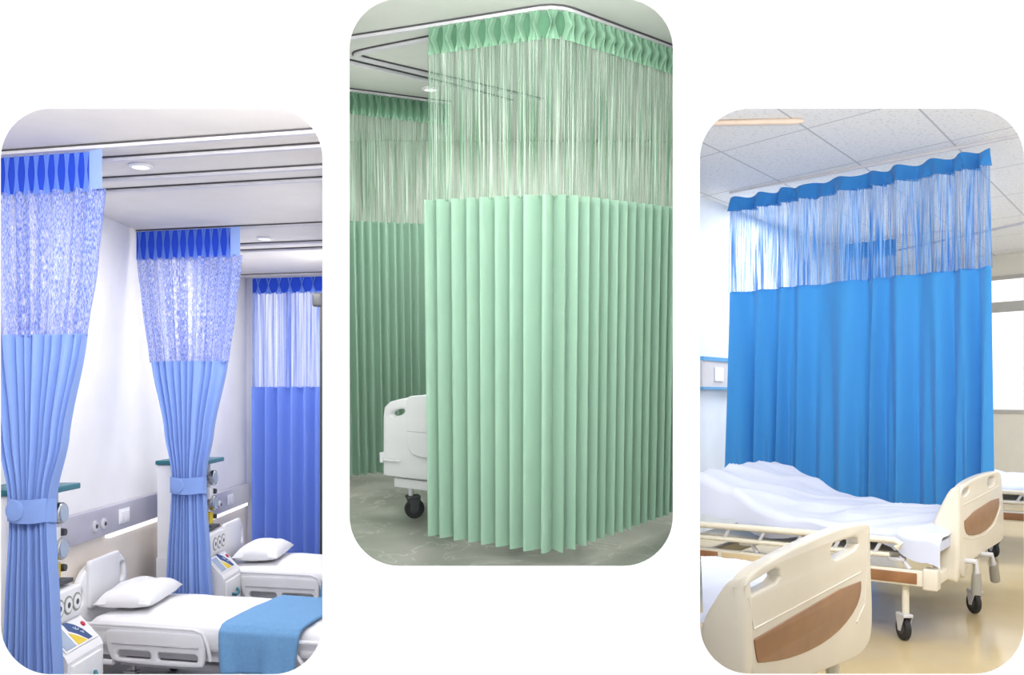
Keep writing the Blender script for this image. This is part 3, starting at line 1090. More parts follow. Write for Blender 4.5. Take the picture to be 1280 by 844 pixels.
def ward_bed(label, dx, dy, length, foot_cut, head_handle=True):
    """White hospital bed, head at the wall, its near side running along T. Local: a along T from the head, b across."""
    H0 = Vector((-2.46 + dx, 5.34 + dy))
    TB = Vector((-T.y, T.x))
    MT = -1.285
    def g(a, b, z):
        return Vector((H0.x + T.x * a + TB.x * b, H0.y + T.y * a + TB.y * b, z))
    def lim(b):
        k = (409.5 - 640) / F
        x0, y0 = H0.x + TB.x * b, H0.y + TB.y * b
        return min(length, (k * y0 - x0) / (T.x - k * T.y))
    th = Thing('hospital_bed', label, 'bed', g(length / 2, .35, LF))
    W = .72
    M = Matrix(((T.x, TB.x, 0, H0.x), (T.y, TB.y, 0, H0.y), (0, 0, 1, 0), (0, 0, 0, 1)))
    th.add('base_frame', MB().prism([g(.02, .04, MT - .22), g(lim(.04), .04, MT - .22), g(lim(W - .04), W - .04, MT - .22), g(.02, W - .04, MT - .22)], (0, 0, .07)), 'white_metal')
    def mt(u, v):
        # cross-section round the mattress, rounded edges
        prof = [(0.0, -.15), (-.012, -.13), (-.014, -.06), (.0, -.018), (.03, 0), (.2, .006), (.36, .008), (.52, .006), (W - .03, 0), (W, -.018), (W + .012, -.06), (W + .01, -.15)]
        x = v * (len(prof) - 1)
        i = min(int(x), len(prof) - 2)
        t = x - i
        b, z = lerp(prof[i][0], prof[i + 1][0], t), lerp(prof[i][1], prof[i + 1][1], t)
        a = lim(b) * u
        z += .005 * noise.noise(Vector((a * 5, b * 6, 1.0))) * (1 if z > -.1 else .3)
        z -= .03 * max(0, 1 - a / .04) ** 2
        return g(a, b, MT + z)
    mmb = MB().grid(mt, 40, 33)
    mmb.prism([g(0.0, b, MT + z) for b, z in ((0, -.15), (0, -.04), (W, -.04), (W, -.15))], (T.x * .01, T.y * .01, 0))
    th.add('mattress', mmb, 'linen_white', smooth=60)
    # headboard parallel to the wall
    xh = H0.x - .075
    MH = Matrix(((0, 0, 1, xh + .02), (1, 0, 0, H0.y), (0, 1, 0, 0), (0, 0, 0, 1)))
    ol = smooth_poly([(-.06, MT - .2), (-.05, MT + .10), (.0, MT + .17), (.08, MT + .25), (.2, MT + .285), (.50, MT + .285), (.60, MT + .27), (.66, MT + .21), (.69, MT + .1), (.69, MT - .2)], 2)
    hole = rrect(.56, MT + .10, .63, MT + .215, .03)
    hole2 = rrect(.0, MT + .06, .06, MT + .15, .028)
    hb = th.add('headboard', MB().plate(ol, [hole, hole2], .045, .015, MH), 'white_plastic')
    th.add('headboard_panel', MB().plate(rrect(.10, MT + .02, .52, MT + .305, .03), [], .03, .01, Matrix(((0, 0, 1, xh + .04), (1, 0, 0, H0.y), (0, 1, 0, 0), (0, 0, 0, 1)))), 'white_plastic', hb)
    # side rails: moulded panel with two slots, and a bent tube beneath the mattress edge
    MR = Matrix(((T.x, 0, -TB.x, H0.x - TB.x * .055), (T.y, 0, -TB.y, H0.y - TB.y * .055), (0, 1, 0, 0), (0, 0, 0, 1)))
    def side_rail(a0, a1):
        z0, z1 = MT - .235, MT - .055
        ol = smooth_poly([(a0, z1), (a0, z1 - .05), (a0 + .03, z0 + .03), (a0 + .07, z0), (a1 - .02, z0), (a1, z0 + .02), (a1, z1), (a1 - .05, z1 + .008), (a0 + .05, z1 + .008)], 2)
        m_ = (a0 + a1) / 2
        h = [rrect(a0 + .075, z0 + .03, m_ - .02, z0 + .075, .02), rrect(m_ + .02, z0 + .03, a1 - .04, z0 + .075, .02)]
        r = th.add('side_rail', MB().plate(ol, h, .03, .011, MR), 'white_plastic')
        th.add('rail_ridge', MB().tube([g(a0 + .05, -.058, z0 + .115), g(a1 - .03, -.058, z0 + .115)], .006, 8), 'light_grey', r)
    side_rail(.15, .78)
    th.add('rail_tube', MB().tube([g(-.02, -.045, MT - .03), g(.0, -.05, MT - .022), g(.5, -.05, MT - .022), g(.72, -.05, MT - .022), g(.77, -.05, MT - .04), g(.80, -.05, MT - .10), g(.82, -.05, MT - .19)], .010, 10), 'white_metal')
    th.add('arm_bracket', MB().tube([g(-.02, -.04, MT - .12), g(.04, -.045, MT - .2), g(.10, -.045, MT - .235), g(.2, -.045, MT - .235)], .016, 10), 'white_plastic')
    if length > 1.3:
        th.add('foot_rail', MB().tube([g(1.42, -.05, MT - .22), g(1.33, -.05, MT - .12), g(1.32, -.05, MT - .07), g(1.35, -.05, MT - .05), g(lim(-.06) - .03, -.05, MT - .05)], .012, 10), 'white_plastic')
    cr = th.add('undercarriage', MB().rbox((.12, .12, LF + .16), (lim(W) - .08, W - .12, LF + .20), .01, M).tube([g(.3, .36, LF + .18), g(.5, .36, MT - .2)], .03, 10).tube([g(length - .3, .36, LF + .18), g(length - .45, .36, MT - .2)], .03, 10), 'light_grey')
    for a in (.2, lim(W) - .14):
        for b in (.14, W - .14):
            caster(th, g(a, b, LF), .17, .055, yaw=math.atan2(TB.y, TB.x), parent=cr)
    return g, W, MT, lim


g1, W1, MT1, lim1 = ward_bed('white hospital bed with a blue blanket, beside the nearest console', 0, 0, 1.52, True)
g2, W2, MT2, lim2 = ward_bed('white hospital bed at the back in front of the closed blue curtain', .31, 1.56, 1.15, True)


def pillow(label, c, rx, ry, rz, yaw, tilt=0.0, mat='linen_white'):
    mb = MB()
    Rm = Matrix.Rotation(yaw, 3, 'Z') @ Matrix.Rotation(tilt, 3, 'X')
    def fn(sign):
        def q(u, v):
            x, y = 2 * u - 1, 2 * v - 1
            e_ = max(0.0, (1 - abs(x) ** 3.2)) ** .5 * max(0.0, (1 - abs(y) ** 3.2)) ** .5
            pin = 1 - .07 * (1 - abs(y) ** 2) * abs(x) ** 4
            pin2 = 1 - .09 * (1 - abs(x) ** 2) * abs(y) ** 4
            p = Vector((x * rx * pin, y * ry * pin2, sign * rz * e_ * (1 + .18 * noise.noise(Vector((x * 2.2, y * 2.2, c[0] * 3)))) + .0))
            return Vector(c) + Rm @ p
        return q
    mb.grid(fn(1), 24, 20)
    o = MB().grid(fn(-.55), 24, 20)
    mb.add(o.v, [tuple(reversed(f)) for f in o.f])
    single('pillow', mb, mat, label, 'pillow', (c[0], c[1], c[2] - rz * .55), smooth=70)


pillow('white pillow at the head of the bed with the blue blanket', (g1(.09, .36, 0).x, g1(.09, .36, 0).y, MT1 + .062), .165, .29, .085, math.atan2(T.y, T.x) + .25)
pillow('white pillow at the head of the back bed by the closed curtain', (g2(.12, .37, 0).x, g2(.12, .37, 0).y, MT2 + .062), .17, .30, .085, math.atan2(T.y, T.x) + .25)


def blanket(label, g, a0, a1, W, MT, drop, lim):
    mb = MB()
    prof = [(-.075, -drop), (-.072, -drop * .6), (-.07, -.08), (-.062, -.02), (-.03, .008), (.02, .016), (.2, .020), (.45, .020), (W - .03, .014), (W + .018, -.01), (W + .03, -.09)]
    def fn(u, v):
        x = v * (len(prof) - 1)
        i = min(int(x), len(prof) - 2)
        t = x - i
        b, z = lerp(prof[i][0], prof[i + 1][0], t), lerp(prof[i][1], prof[i + 1][1], t)
        a = lerp(a0, min(a1, lim(b) - .03), u)
        k = max(0, -.03 - z) / drop
        b -= .02 * k * math.sin(u * 9 + 1) + .01 * k * math.sin(u * 21)
        a += .03 * k * (1 - 2 * u) + (1 - u) * .012 * noise.noise(Vector((b * 4, u * 3, 2)))
        z += .006 * noise.noise(Vector((a * 6, b * 5, 7)))
        return g(a, b, MT + z)
    mb.grid(fn, 36, 60)
    ob = single('blanket', mb, 'blanket_blue', label, 'blanket', g((a0 + a1) / 2, W / 2, MT), smooth=70)
    s = ob.modifiers.new('thickness', 'SOLIDIFY')
    s.thickness = .012
    s.offset = 1


blanket('blue blanket folded over the foot half of the near bed', g1, .88, 1.36, W1, MT1, .235, lim1)
blanket('blue blanket over the foot end of the back bed, barely in view', g2, .86, 1.2, W2, MT2, .2, lim2)

# dark fixture on a slim pole at the edge of the closed curtain
mp0 = Vector((*on(401.5, 7.9), 0))
th = Thing('monitor_pole', 'dark grey fixture on a slim dark pole in front of the closed blue curtain', 'pole fixture', (mp0.x, mp0.y, LF))
ztop = z_for(mp0, 366)
th.add('pole', MB().tube([(mp0.x, mp0.y, LF + .02), (mp0.x, mp0.y, ztop)], .011, 10), 'dark_grey')
th.add('base', MB().lathe([(.05, 0), (.05, .015), (.02, .03)], (mp0.x, mp0.y, LF), (0, 0, 1), 24), 'dark_grey')
th.add('head', MB().rbox((mp0.x - .075, mp0.y - .03, ztop - .12), (mp0.x + .012, mp0.y + .03, ztop), .02), 'dark_grey')

# ================================================================ MIDDLE WARD
gl = at_z(541, 668, -1.28, 'C')
gr_ = at_z(856, 633.5, -1.28, 'C')
front = Path([(gl.x, gl.y), (corner_h.x + .015, corner_h.y - .02), (gr_.x, gr_.y)], .10)
Z1 = z_for(corner_h, 47, 'C')
Z2 = z_for(corner_h, 243, 'C')
th = Thing('privacy_curtain', 'tall green curtain wrapping the corner in front of the white bed', 'curtain', (corner_h.x, corner_h.y, CT), 'C')
pinch_header(th, front, CT, Z1, 24, .034, ('green_header_shade', 'green_pleat'))
th.add('net_panel', drape(front, Z1 + .012, Z2 - .01, 24, .014, 'sine', None, .5, 10, irregular=.8, seed=3, stretch=2.0), 'green_net', label='see-through green string netting')
th.add('cloth_panel', drape(front, Z2, -1.28, 24, .045, 'saw', None, .5, 8, ph=.0, irregular=.25, seed=5, npf=16), 'green_cloth', label='plain pale green cloth in pressed pleats')

bl = at_z(426, 597, -1.28, 'C')
br = at_z(566, 579, -1.28, 'C')
backp = Path([(bl.x, bl.y), (br.x, br.y)])
th = Thing('privacy_curtain', 'green curtain in shade at the back, behind the white bed', 'curtain', (br.x, br.y, CT), 'C')
pinch_header(th, backp, CT, CT - .135, 15, .036, ('green_header_shade', 'green_pleat'))
th.add('net_panel', drape(backp, CT - .125, z_for(bl, 275, 'C') - .01, 15, .016, 'sine', None, .5, 10, irregular=.8, seed=13), 'green_net', label='see-through green string netting')
th.add('cloth_panel', drape(backp, z_for(bl, 275, 'C'), -1.28, 15, .034, 'saw', None, .5, 8, irregular=.2, seed=15, npf=16), 'green_cloth', label='plain pale green cloth in pressed pleats')


def ctrack(label, pix, rnd=None):
    pts = [at_z(x, y, CC, 'C') for x, y in pix]
    pts = [(p.x, p.y) for p in pts]
    track(label, pts, CC, 'C', 'tracks on the middle ceiling')


def off_path(path, o):
    return [(p.x + n.x * o, p.y + n.y * o) for p, n in (path.at(path.len * k / 40) for k in range(41))]


ext = Vector((gl.x - corner_h.x, gl.y - corner_h.y)).normalized()
mp_ = off_path(front, 0.0)
mp_ = [(mp_[0][0] + ext.x * .75, mp_[0][1] + ext.y * .75)] + mp_
track('white ceiling track with a rounded corner above the tall green curtain', mp_, CC, 'C', None)
# hairpin track: along the left face, a tight turn, then along the right face
a = at_z(600, 33, CC, 'C'); b = at_z(474, 58, CC, 'C'); c = at_z(474, 76, CC, 'C'); d = at_z(676, 123, CC, 'C')
hp = []
for k in range(9):
    hp.append((lerp(a.x, b.x, k / 8), lerp(a.y, b.y, k / 8)))
t1 = Vector((b.x - a.x, b.y - a.y)).normalized()
t2 = Vector((c.x - d.x, c.y - d.y)).normalized()
pc1, pc2 = Vector((b.x, b.y)) + t1 * .22, Vector((c.x, c.y)) + t2 * .22
for k in range(1, 12):
    u = k / 12
    q = Vector((b.x, b.y)) * (1 - u) ** 3 + pc1 * 3 * u * (1 - u) ** 2 + pc2 * 3 * u * u * (1 - u) + Vector((c.x, c.y)) * u ** 3
    hp.append((q.x, q.y))
for k in range(9):
    hp.append((lerp(c.x, d.x, k / 8), lerp(c.y, d.y, k / 8)))
track('hairpin white ceiling track turning back inside the green enclosure', hp, CC, 'C', None)
ctrack('straight white ceiling track between the hairpin track and the small downlight', [(428, 73), (480, 85), (560, 104), (638, 125)])
off = off_path(backp, 0.0)
track('white ceiling track carrying the shaded green back curtain', off, CC, 'C', None)
downlight('small round downlight on the ceiling beside the green netting', at_z(538, 110, CC, 'C'), 'C', .055)

# white bed behind the green curtain
LD = Vector((corner_h.x - gl.x, corner_h.y - gl.y)).normalized()    # along the left face, to the right
RD = Vector((gr_.x - corner_h.x, gr_.y - corner_h.y)).normalized()  # away along the right face
cw = at_z(514, 648, CF, 'C')
b0 = at_y(478, 560, cw.y + .05, 'C')
O = Vector((b0.x, b0.y))
NR = Vector((LD.y, -LD.x))
nn = Vector((NR.x, NR.y, 0))
MBD = Matrix(((LD.x, 0, NR.x, O.x), (LD.y, 0, NR.y, O.y), (0, 1, 0, 0), (0, 0, 0, 1)))
def bq(px, py):
    p = at_plane(px, py, (O.x, O.y, 0), nn, 'C')
    return ((p.x - O.x) * LD.x + (p.y - O.y) * LD.y, p.z)
th = Thing('hospital_bed', 'white bed end with an oval hand slot, showing past the green curtain', 'bed', (cw.x, cw.y, CF), 'C')
ol = [bq(*p) for p in ((478.5, 594), (478.5, 540), (478.5, 520), (480, 509), (487, 502.5), (500, 499), (513, 496.5), (541, 492))]
tl, bl2 = ol[-1], bq(541, 602)
ol = ol + [(.9, tl[1]), (.98, tl[1] - .06), (.98, bl2[1]), (.02, ol[0][1] - .005)]
hole = smooth_poly([bq(*p) for p in ((487, 518), (492, 513), (503, 511), (506.5, 514), (502, 519), (491, 521.5))], 2)
fb = th.add('footboard', MB().plate(ol, [hole], .05, .012, MBD), 'white_plastic')
pz = [bq(*p) for p in ((510.5, 500), (513, 495.5), (518, 494.5), (560, 492))]
pb = [bq(*p) for p in ((541, 573), (526, 571), (516, 566), (511, 556))]
rp2 = pz + [(.62, pz[-1][1]), (.62, pb[0][1])] + pb
th.add('raised_panel', MB().plate(smooth_poly(rp2, 1), [], .022, .006, Matrix.Translation(nn * .024) @ MBD), 'white_plastic', fb)
gr1, gr2 = bq(512, 538.3), bq(545, 539)
th.add('panel_line', MB().plate(rrect(gr1[0], gr1[1] - .002, .60, gr1[1] + .002, .001, 2), [], .003, .0008, Matrix.Translation(nn * .0262) @ MBD), 'light_grey', fb)
k1, k2 = bq(481, 573), bq(501, 577.5)
th.add('bumper_bar', MB().plate(rrect(k1[0], k2[1], k2[0], k1[1] - .002, .004, 2), [], .02, .004, Matrix.Translation(nn * .02) @ MBD), 'white_plastic', fb)
k1, k2 = bq(476.5, 565), bq(480, 578)
th.add('bumper', MB().plate(rrect(k1[0], k2[1], k2[0], k1[1], .004, 2), [], .06, .004, Matrix.Translation(nn * .02) @ MBD), 'white_plastic', fb)
k1, k2 = bq(490, 598), bq(490, 609.5)
th.add('base_beam', MB().plate([(k1[0], k2[1]), (.95, k2[1]), (.95, k1[1]), (k1[0], k1[1])], [], .12, .004, Matrix.Translation(-nn * .02) @ MBD), 'white_metal')
def bl3(a, b, z):
    return Vector((O.x + LD.x * a - NR.x * b, O.y + LD.y * a - NR.y * b, z))
Mbed = Matrix(((LD.x, -NR.x, 0, O.x), (LD.y, -NR.y, 0, O.y), (0, 0, 1, 0), (0, 0, 0, 1)))
zt = bq(541, 515)[1]
th.add('bed_deck', MB().rbox((.10, .06, zt - .25), (.88, 1.15, zt - .19), .01, Mbed), 'white_metal')
th.add('mattress', MB().rbox((.08, .06, zt - .19), (.90, 1.15, zt - .03), .04, Mbed, 4), 'linen_white')
pa = (cw.x - O.x) * LD.x + (cw.y - O.y) * LD.y
pbk = -((cw.x - O.x) * NR.x + (cw.y - O.y) * NR.y)
beam = k2[1]
caster(th, (cw.x, cw.y, CF), beam - CF + .01, .058, ('black_rubber', 'dark_grey', 'light_grey'), yaw=math.atan2(LD.y, LD.x) - .75)
q = bl3(.85, pbk, CF)
caster(th, q, beam - CF + .01, .058, ('black_rubber', 'dark_grey', 'light_grey'), yaw=math.atan2(LD.y, LD.x) - .75)
for aa in (.16, .82):
    caster(th, bl3(aa, 1.0, CF), zt - .25 - CF + .01, .058, ('black_rubber', 'dark_grey', 'light_grey'), yaw=.3)
pc = bl3(.5, .62, zt + .02)

# ================================================================= RIGHT WARD
cre = Vector(on(1240, 7.0))
cle = Vector(on(913, 8.80))
ap = Path([(cle.x, cle.y), (cre.x, cre.y)])
AZ0 = z_for(cre, 186, 'W')
AZ1 = z_for(cre, 207, 'W')
AZ2 = z_for(cre, 333, 'W')
th = Thing('privacy_curtain', 'wide bright blue curtain hanging behind the beige bed', 'curtain', ((cle.x + cre.x) / 2, (cle.y + cre.y) / 2, AZ0))


def azure_width(z):
    return 1.0 + .02 * max(0.0, (AZ0 - z) / 2.6)


def scallop(z0, z1, A, nf, seed, nv, sag=0.0, peak=0.0, mw=None, stretch=1.6, irr=.9):
    L = ap.len
    def fn(u, v):
        z = lerp(z0, z1, v)
        x = u * nf
        w = mw(z) if mw else 1.0
        b = noise.noise(Vector((x * .5, seed, 0)))
        off = A * (math.sin(2 * PI * (x + irr * b)) * .6 + .55 * math.sin(2 * PI * (x * 1.9 + 1.3 * b) + 1) * v + .35 * noise.noise(Vector((x * 1.7, seed + 3, z * .4))))
        off *= 1 - .25 * math.exp(-((v) / .2) ** 2)
        pos, nr = ap.at((.5 + (u - .5) * w) * L)
        hk = .5 + .5 * math.sin(2 * PI * x)         # hung from hooks: sags between them
        zz = z + peak * (1 - v) * (hk - .5)
        return (pos.x + nr.x * off, pos.y + nr.y * off, zz)
    return MB().grid(fn, int(nf * 20), nv, lambda u, v: (u * L * stretch, lerp(z0, z1, v)))


th.add('header', scallop(AZ0, AZ1, .085, 9, 2, 6, peak=.022), 'azure_header', label='plain deep blue heading band')
th.add('net_panel', scallop(AZ1 + .012, AZ2 - .01, .085, 9, 2, 14), 'azure_net', label='see-through blue striped netting')
th.add('cloth_panel', scallop(AZ2, -.98, .10, 9, 2, 30, mw=azure_width), 'azure_cloth', label='plain bright blue cloth')

# ceiling track of the blue curtain
tp = [(p.x, p.y) for p in (ap.at(ap.len * k / 8)[0] for k in range(9))]
ex = (cre - cle).normalized()
tp = [(cle.x, cle.y)] + tp[1:] + [(cre.x + ex.x * 1.6, cre.y + ex.y * 1.6)]
track('pale ceiling track carrying the wide bright blue curtain', tp, RC, 'W', None, 'light_grey')
t2a, t2b = at_z(1262, 282, RC), at_z(1285, 277, RC)
dirn = Vector((t2b.x - t2a.x, t2b.y - t2a.y)).normalized()
track('pale ceiling track far back, right of the blue curtain', [(t2a.x - dirn.x * 2.2, t2a.y - dirn.y * 2.2), (t2a.x, t2a.y), (t2a.x + dirn.x * 2, t2a.y + dirn.y * 2)], RC, 'W', None, 'light_grey')

# a gathered blue curtain and a dark slatted unit deep in the ward, seen through the netting
fa, fb_ = Vector(on(1056, 11.6)), Vector(on(1120, 11.2))
fp = Path([(fa.x, fa.y), (fb_.x, fb_.y)])
ft = at_y(1088, 302, 11.4).z
th = Thing('privacy_curtain', 'small distant blue curtain seen through the netting of the wide blue curtain', 'curtain', ((fa.x + fb_.x) / 2, 11.4, ft))
th.add('header', drape(fp, ft, ft - .2, 6, .03), 'azure_header')
th.add('net_panel', drape(fp, ft - .19, ft - .95, 6, .04), 'azure_net')
th.add('cloth_panel', drape(fp, ft - .95, -1.2, 6, .045), 'azure_cloth')
track('pale ceiling track of the small distant blue curtain', [(fa.x - .6, fa.y + .6 * (fa.y - fb_.y) / (fb_.x - fa.x)), (fb_.x + .5, fb_.y - .5 * (fa.y - fb_.y) / (fb_.x - fa.x))], RC, 'W', None, 'light_grey')
th_hang = [MB().tube([(fp.at(fp.len * k / 3)[0].x, fp.at(fp.len * k / 3)[0].y, ft), (fp.at(fp.len * k / 3)[0].x, fp.at(fp.len * k / 3)[0].y, RC - .0225)], .006, 6) for k in range(4)]
for m in th_hang:
    th.add('hanger', m, 'light_grey')
# peach batten on the ceiling
f0, f1 = at_z(884, 154, RC - .02), at_z(1004, 151.5, RC - .02)
d_ = (f1 - f0).normalized()
single('ceiling_batten', MB().tube([f0 + d_ * 0.0, f0 + d_ * .1, f1 - d_ * .05, f1], [.018, .02, .022, .012], 12), 'peach',
       'long pale peach batten under the ceiling tiles, left of the blue curtain', 'ceiling fixture', (f0 + f1) / 2)


# blue-edged service rail on the head wall
def hwpt(px, py):
    n = Vector((E2.y, -E2.x, 0))
    return at_plane(px, py, (hwp.x, hwp.y, 0), n)
w0, w1 = hwpt(875, 470), hwpt(912, 470)
nw = Vector((.8, -.6, 0))
zt_, zb_ = hwpt(890, 452).z, hwpt(890, 484).z
th = Thing('bed_head_panel', 'pale service panel with a blue edge on the wall left of the blue curtain', 'wall panel', ((w0 + w1) / 2))
e3 = Vector((E2.x, E2.y, 0))
def hbox(s0, s1, z0, z1, dep):
    p = Vector((hwp.x, hwp.y, 0)) + e3 * s0
    q = Vector((hwp.x, hwp.y, 0)) + e3 * s1
    return MB().prism([(p.x, p.y, z0), (q.x, q.y, z0), (q.x + nw.x * dep, q.y + nw.y * dep, z0), (p.x + nw.x * dep, p.y + nw.y * dep, z0)], (0, 0, z1 - z0))
th.add('panel', hbox(-.05, 2.2, zb_, zt_, .05), 'light_grey')
th.add('top_edge', hbox(-.05, 2.2, zt_, zt_ + .04, .06), 'sky_blue_trim', label='blue top edge')
th.add('bottom_edge', hbox(-.05, 2.2, zb_ - .025, zb_, .06), 'sky_blue_trim', label='blue bottom edge')
th.add('socket', hbox(.22, .42, zb_ + .06, zt_ - .06, .06), 'white_plastic')


def z7(x, y):
    return 870 + x / 2.344, 484 + y / 2.344


def board(th, corner, px_out, holes, inlay, ridge, thick, flank, mats=('cream_plastic', 'wood_inlay')):
    """Foot board in the vertical plane through corner along E2; outlines given as picture points, all mapped onto that plane."""
    n = Vector((E1.x, E1.y, 0))
    c = Vector((corner.x, corner.y, 0))
    M = Matrix(((E2.x, 0, E1.x, c.x), (E2.y, 0, E1.y, c.y), (0, 1, 0, 0), (0, 0, 0, 1)))
    def q(pt):
        p = at_plane(*z7(*pt), c, n)
        return ((p.x - c.x) * E2.x + (p.y - c.y) * E2.y, p.z)
    ol = smooth_poly([q(p) for p in px_out], 2)
    hs = [smooth_poly([q(p) for p in h], 1) for h in holes]
    bm_ = MB().plate(ol, hs, .05, .010, M, 3)
    fq = [q(p) for p in flank]
    s0 = min(p[0] for p in fq) + .012
    zt, zb = max(p[1] for p in fq), min(p[1] for p in fq)
    hh = zt - zb
    # the near end wraps round towards the bed, its top sloping down
    side = smooth_poly([(-.004, zt - .004), (.03, zt - .01), (.25 * thick + .02, zt - .06 * hh), (.6 * thick, zt - .18 * hh), (.9 * thick, zt - .36 * hh), (thick, zt - .52 * hh),
                        (thick, zb + .12 * hh), (.8 * thick, zb + .02 * hh), (.3 * thick, zb), (-.004, zb)], 2)
    MS = Matrix(((-E1.x, 0, -E2.x, c.x + E2.x * s0), (-E1.y, 0, -E2.y, c.y + E2.y * s0), (0, 1, 0, 0), (0, 0, 0, 1)))
    bm_.plate(side, [], .085, .026, Matrix.Translation(Vector((-E2.x, -E2.y, 0)) * .014) @ MS, 6)
    bd = th.add('footboard', bm_, mats[0])
    th.add('wood_inlay', MB().plate(smooth_poly([q(p) for p in inlay], 1), [], .012, .004, Matrix.Translation(n * .004) @ M), mats[1], bd, label='brown inlay')
    for rd in ridge:
        pts = [q(p) for p in rd]
        th.add('moulded_ridge', MB().tube([M @ Vector((p[0], p[1], .000)) for p in pts], .0035, 8), mats[0], bd)
    return bd


# --- bed in the middle of the right ward
NB = Vector((2.42, 5.1))
MW = 1.42


def beige_bed(label, N, L, foot, casters, crank=True):
    def g(a, b, z):
        """a: distance from the foot towards the head; b: across from the near side."""
        return Vector((N.x - E1.x * a + E2.x * b, N.y - E1.y * a + E2.y * b, z))
    M = Matrix(((-E1.x, E2.x, 0, N.x), (-E1.y, E2.y, 0, N.y), (0, 0, 1, 0), (0, 0, 0, 1)))
    th = Thing('hospital_bed', label, 'bed', g(L / 2, MW / 2, RF))
    d = N - NB
    # side beam with brown and beige inlays
    bm_ = th.add('side_beam', MB().rbox((.10, -.02, -1.075), (L, .03, -.985), .008, M), 'cream_metal')
    th.add('beam_inlay', MB().rbox((.16, -.026, -1.062), (.70, -.018, -1.0), .003, M), 'wood_inlay', bm_, label='brown inlay')
    th.add('beam_inlay', MB().rbox((.95, -.026, -1.062), (1.33, -.018, -1.0), .003, M), 'beige_board', bm_, label='beige inlay')
    th.add('beam_inlay', MB().rbox((1.36, -.026, -1.062), (L - .01, -.018, -1.0), .003, M), 'wood_inlay', bm_, label='brown inlay')
    th.add('end_block', MB().rbox((.05, -.03, -1.09), (.13, .06, -.97), .01, M), 'cream_plastic')
    th.add('cross_frame', MB().rbox((.06, .03, -1.07), (.12, MW, -1.0), .008, M).rbox((L - .1, .03, -1.07), (L - .04, MW, -1.0), .008, M).rbox((.10, MW - .03, -1.075), (L, MW + .02, -.985), .008, M), 'cream_metal')
    th.add('bed_deck', MB().rbox((.10, .05, -.93), (L, MW - .04, -.90), .008, M), 'cream_metal')
    # folded-down rail
    rl = th.add('side_rail', MB().tube([g(.26, -.06, -.86), g(.24, -.06, -.835), g(.27, -.06, -.82), g(.6, -.06, -.82), g(1.2, -.06, -.825), g(L, -.06, -.83)], .020, 12), 'cream_metal')
    th.add('lower_bar', MB().tube([g(.3, -.05, -.905), g(L, -.05, -.91)], .014, 10), 'cream_metal', rl)
    for k in range(6):
        a = .34 + k * .23
        if a < L - .1:
            th.add('rail_post', MB().tube([g(a, -.055, -.825), g(a + .05, -.05, -.915)], .011, 8), 'light_grey', rl)
    for k in range(5):
        a = .2 + k * .3
        if a < L - .15:
            th.add('deck_bracket', MB().tube([g(a, .0, -.985), g(a + .06, .02, -.92)], .013, 8).rbox((a + .03, -.01, -.945), (a + .12, .04, -.925), .004, M), 'light_grey')
    # mattress under a white sheet
    def zt(a, b):
        r = curve_tab([(0, 0), (.55, .0), (.8, .012), (1.0, .05), (1.25, .155), (1.5, .26), (1.62, .28), (1.9, .285)], a)
        z = -.775 + .012 * math.sin(PI * b / MW) + r
        w = noise.noise(Vector((a * 3.2 + b * 2.0, b * 1.2 - a * .8, 4.1)))
        w2 = noise.noise(Vector((a * 8 + b * 5, b * 2.5 - a * 2, 9.7)))
        rdg = (1 - abs(w)) ** 6
        return z + .018 * w + .016 * w2 + .028 * rdg * (1 if a > .1 else .3)
    nb, na = 70, 90
    def fn(u, v):
        a = lerp(.04, L, u)
        # across: near drape, top, far drape
        s = v * (MW + .36) - .18
        if s < 0:
            b = -.012 - .012 * math.sin(a * 14)
            low = zt(a, 0) - .03 + s * (.40 + .25 * math.sin(a * 7 + 1) + (.1 if a < .3 else 0) + curve_tab([(.9, 0), (1.6, 1.25)], a))
            z = low
        elif s > MW:
            b = MW + .01
            z = zt(a, MW) - .03 - (s - MW) * .8
        else:
            e_ = min(s, MW - s)
            b = s
            z = zt(a, b) - .03 * max(0, 1 - e_ / .05) ** 2
        if a < .1:
            z -= .03 * (1 - (a - .04) / .06) ** 2
        return g(a, b, z)
    mt = MB().grid(fn, na, nb)
    mt.prism([g(.045, b, z) for b, z in ((0, -.87), (0, -.82), (MW, -.82), (MW, -.87))], (-E1.x * .01, -E1.y * .01, 0))
    th.add('mattress', mt, 'linen_cool', smooth=80, label='white sheeted mattress with a raised head end')
    for cx, cb in casters:
        caster(th, g(cx, cb, RF), -1.05 - RF + .01, .068, ('black_rubber', 'light_grey', 'cream_metal'), yaw=math.atan2(E2.y, E2.x) - .85, post_r=.02)
    if foot:
        bd = board(th, N, foot['out'], foot['holes'], foot['inlay'], foot['ridge'], .15, foot['flank'])
        if crank:
            for x, y0, y1, x2 in foot['crank']:
                n = Vector((E1.x, E1.y, 0))
                c0 = Vector((N.x, N.y, 0)) + n * .06
                p = [at_plane(*z7(x, y0), c0, n), at_plane(*z7((x * 2 + x2) / 3, lerp(y0, y1, .35)), c0, n), at_plane(*z7(x2, y1), c0, n)]
                q0 = p[0] - n * .22
                cr = th.add('crank_handle', MB().tube([q0, p[0], p[1]], .016, 10), 'light_grey')
                th.add('crank_grip', MB().tube([p[1], p[1] * .5 + p[2] * .5, p[2]], [.026, .03, .03], 12), 'handle_grey', cr)
    return g


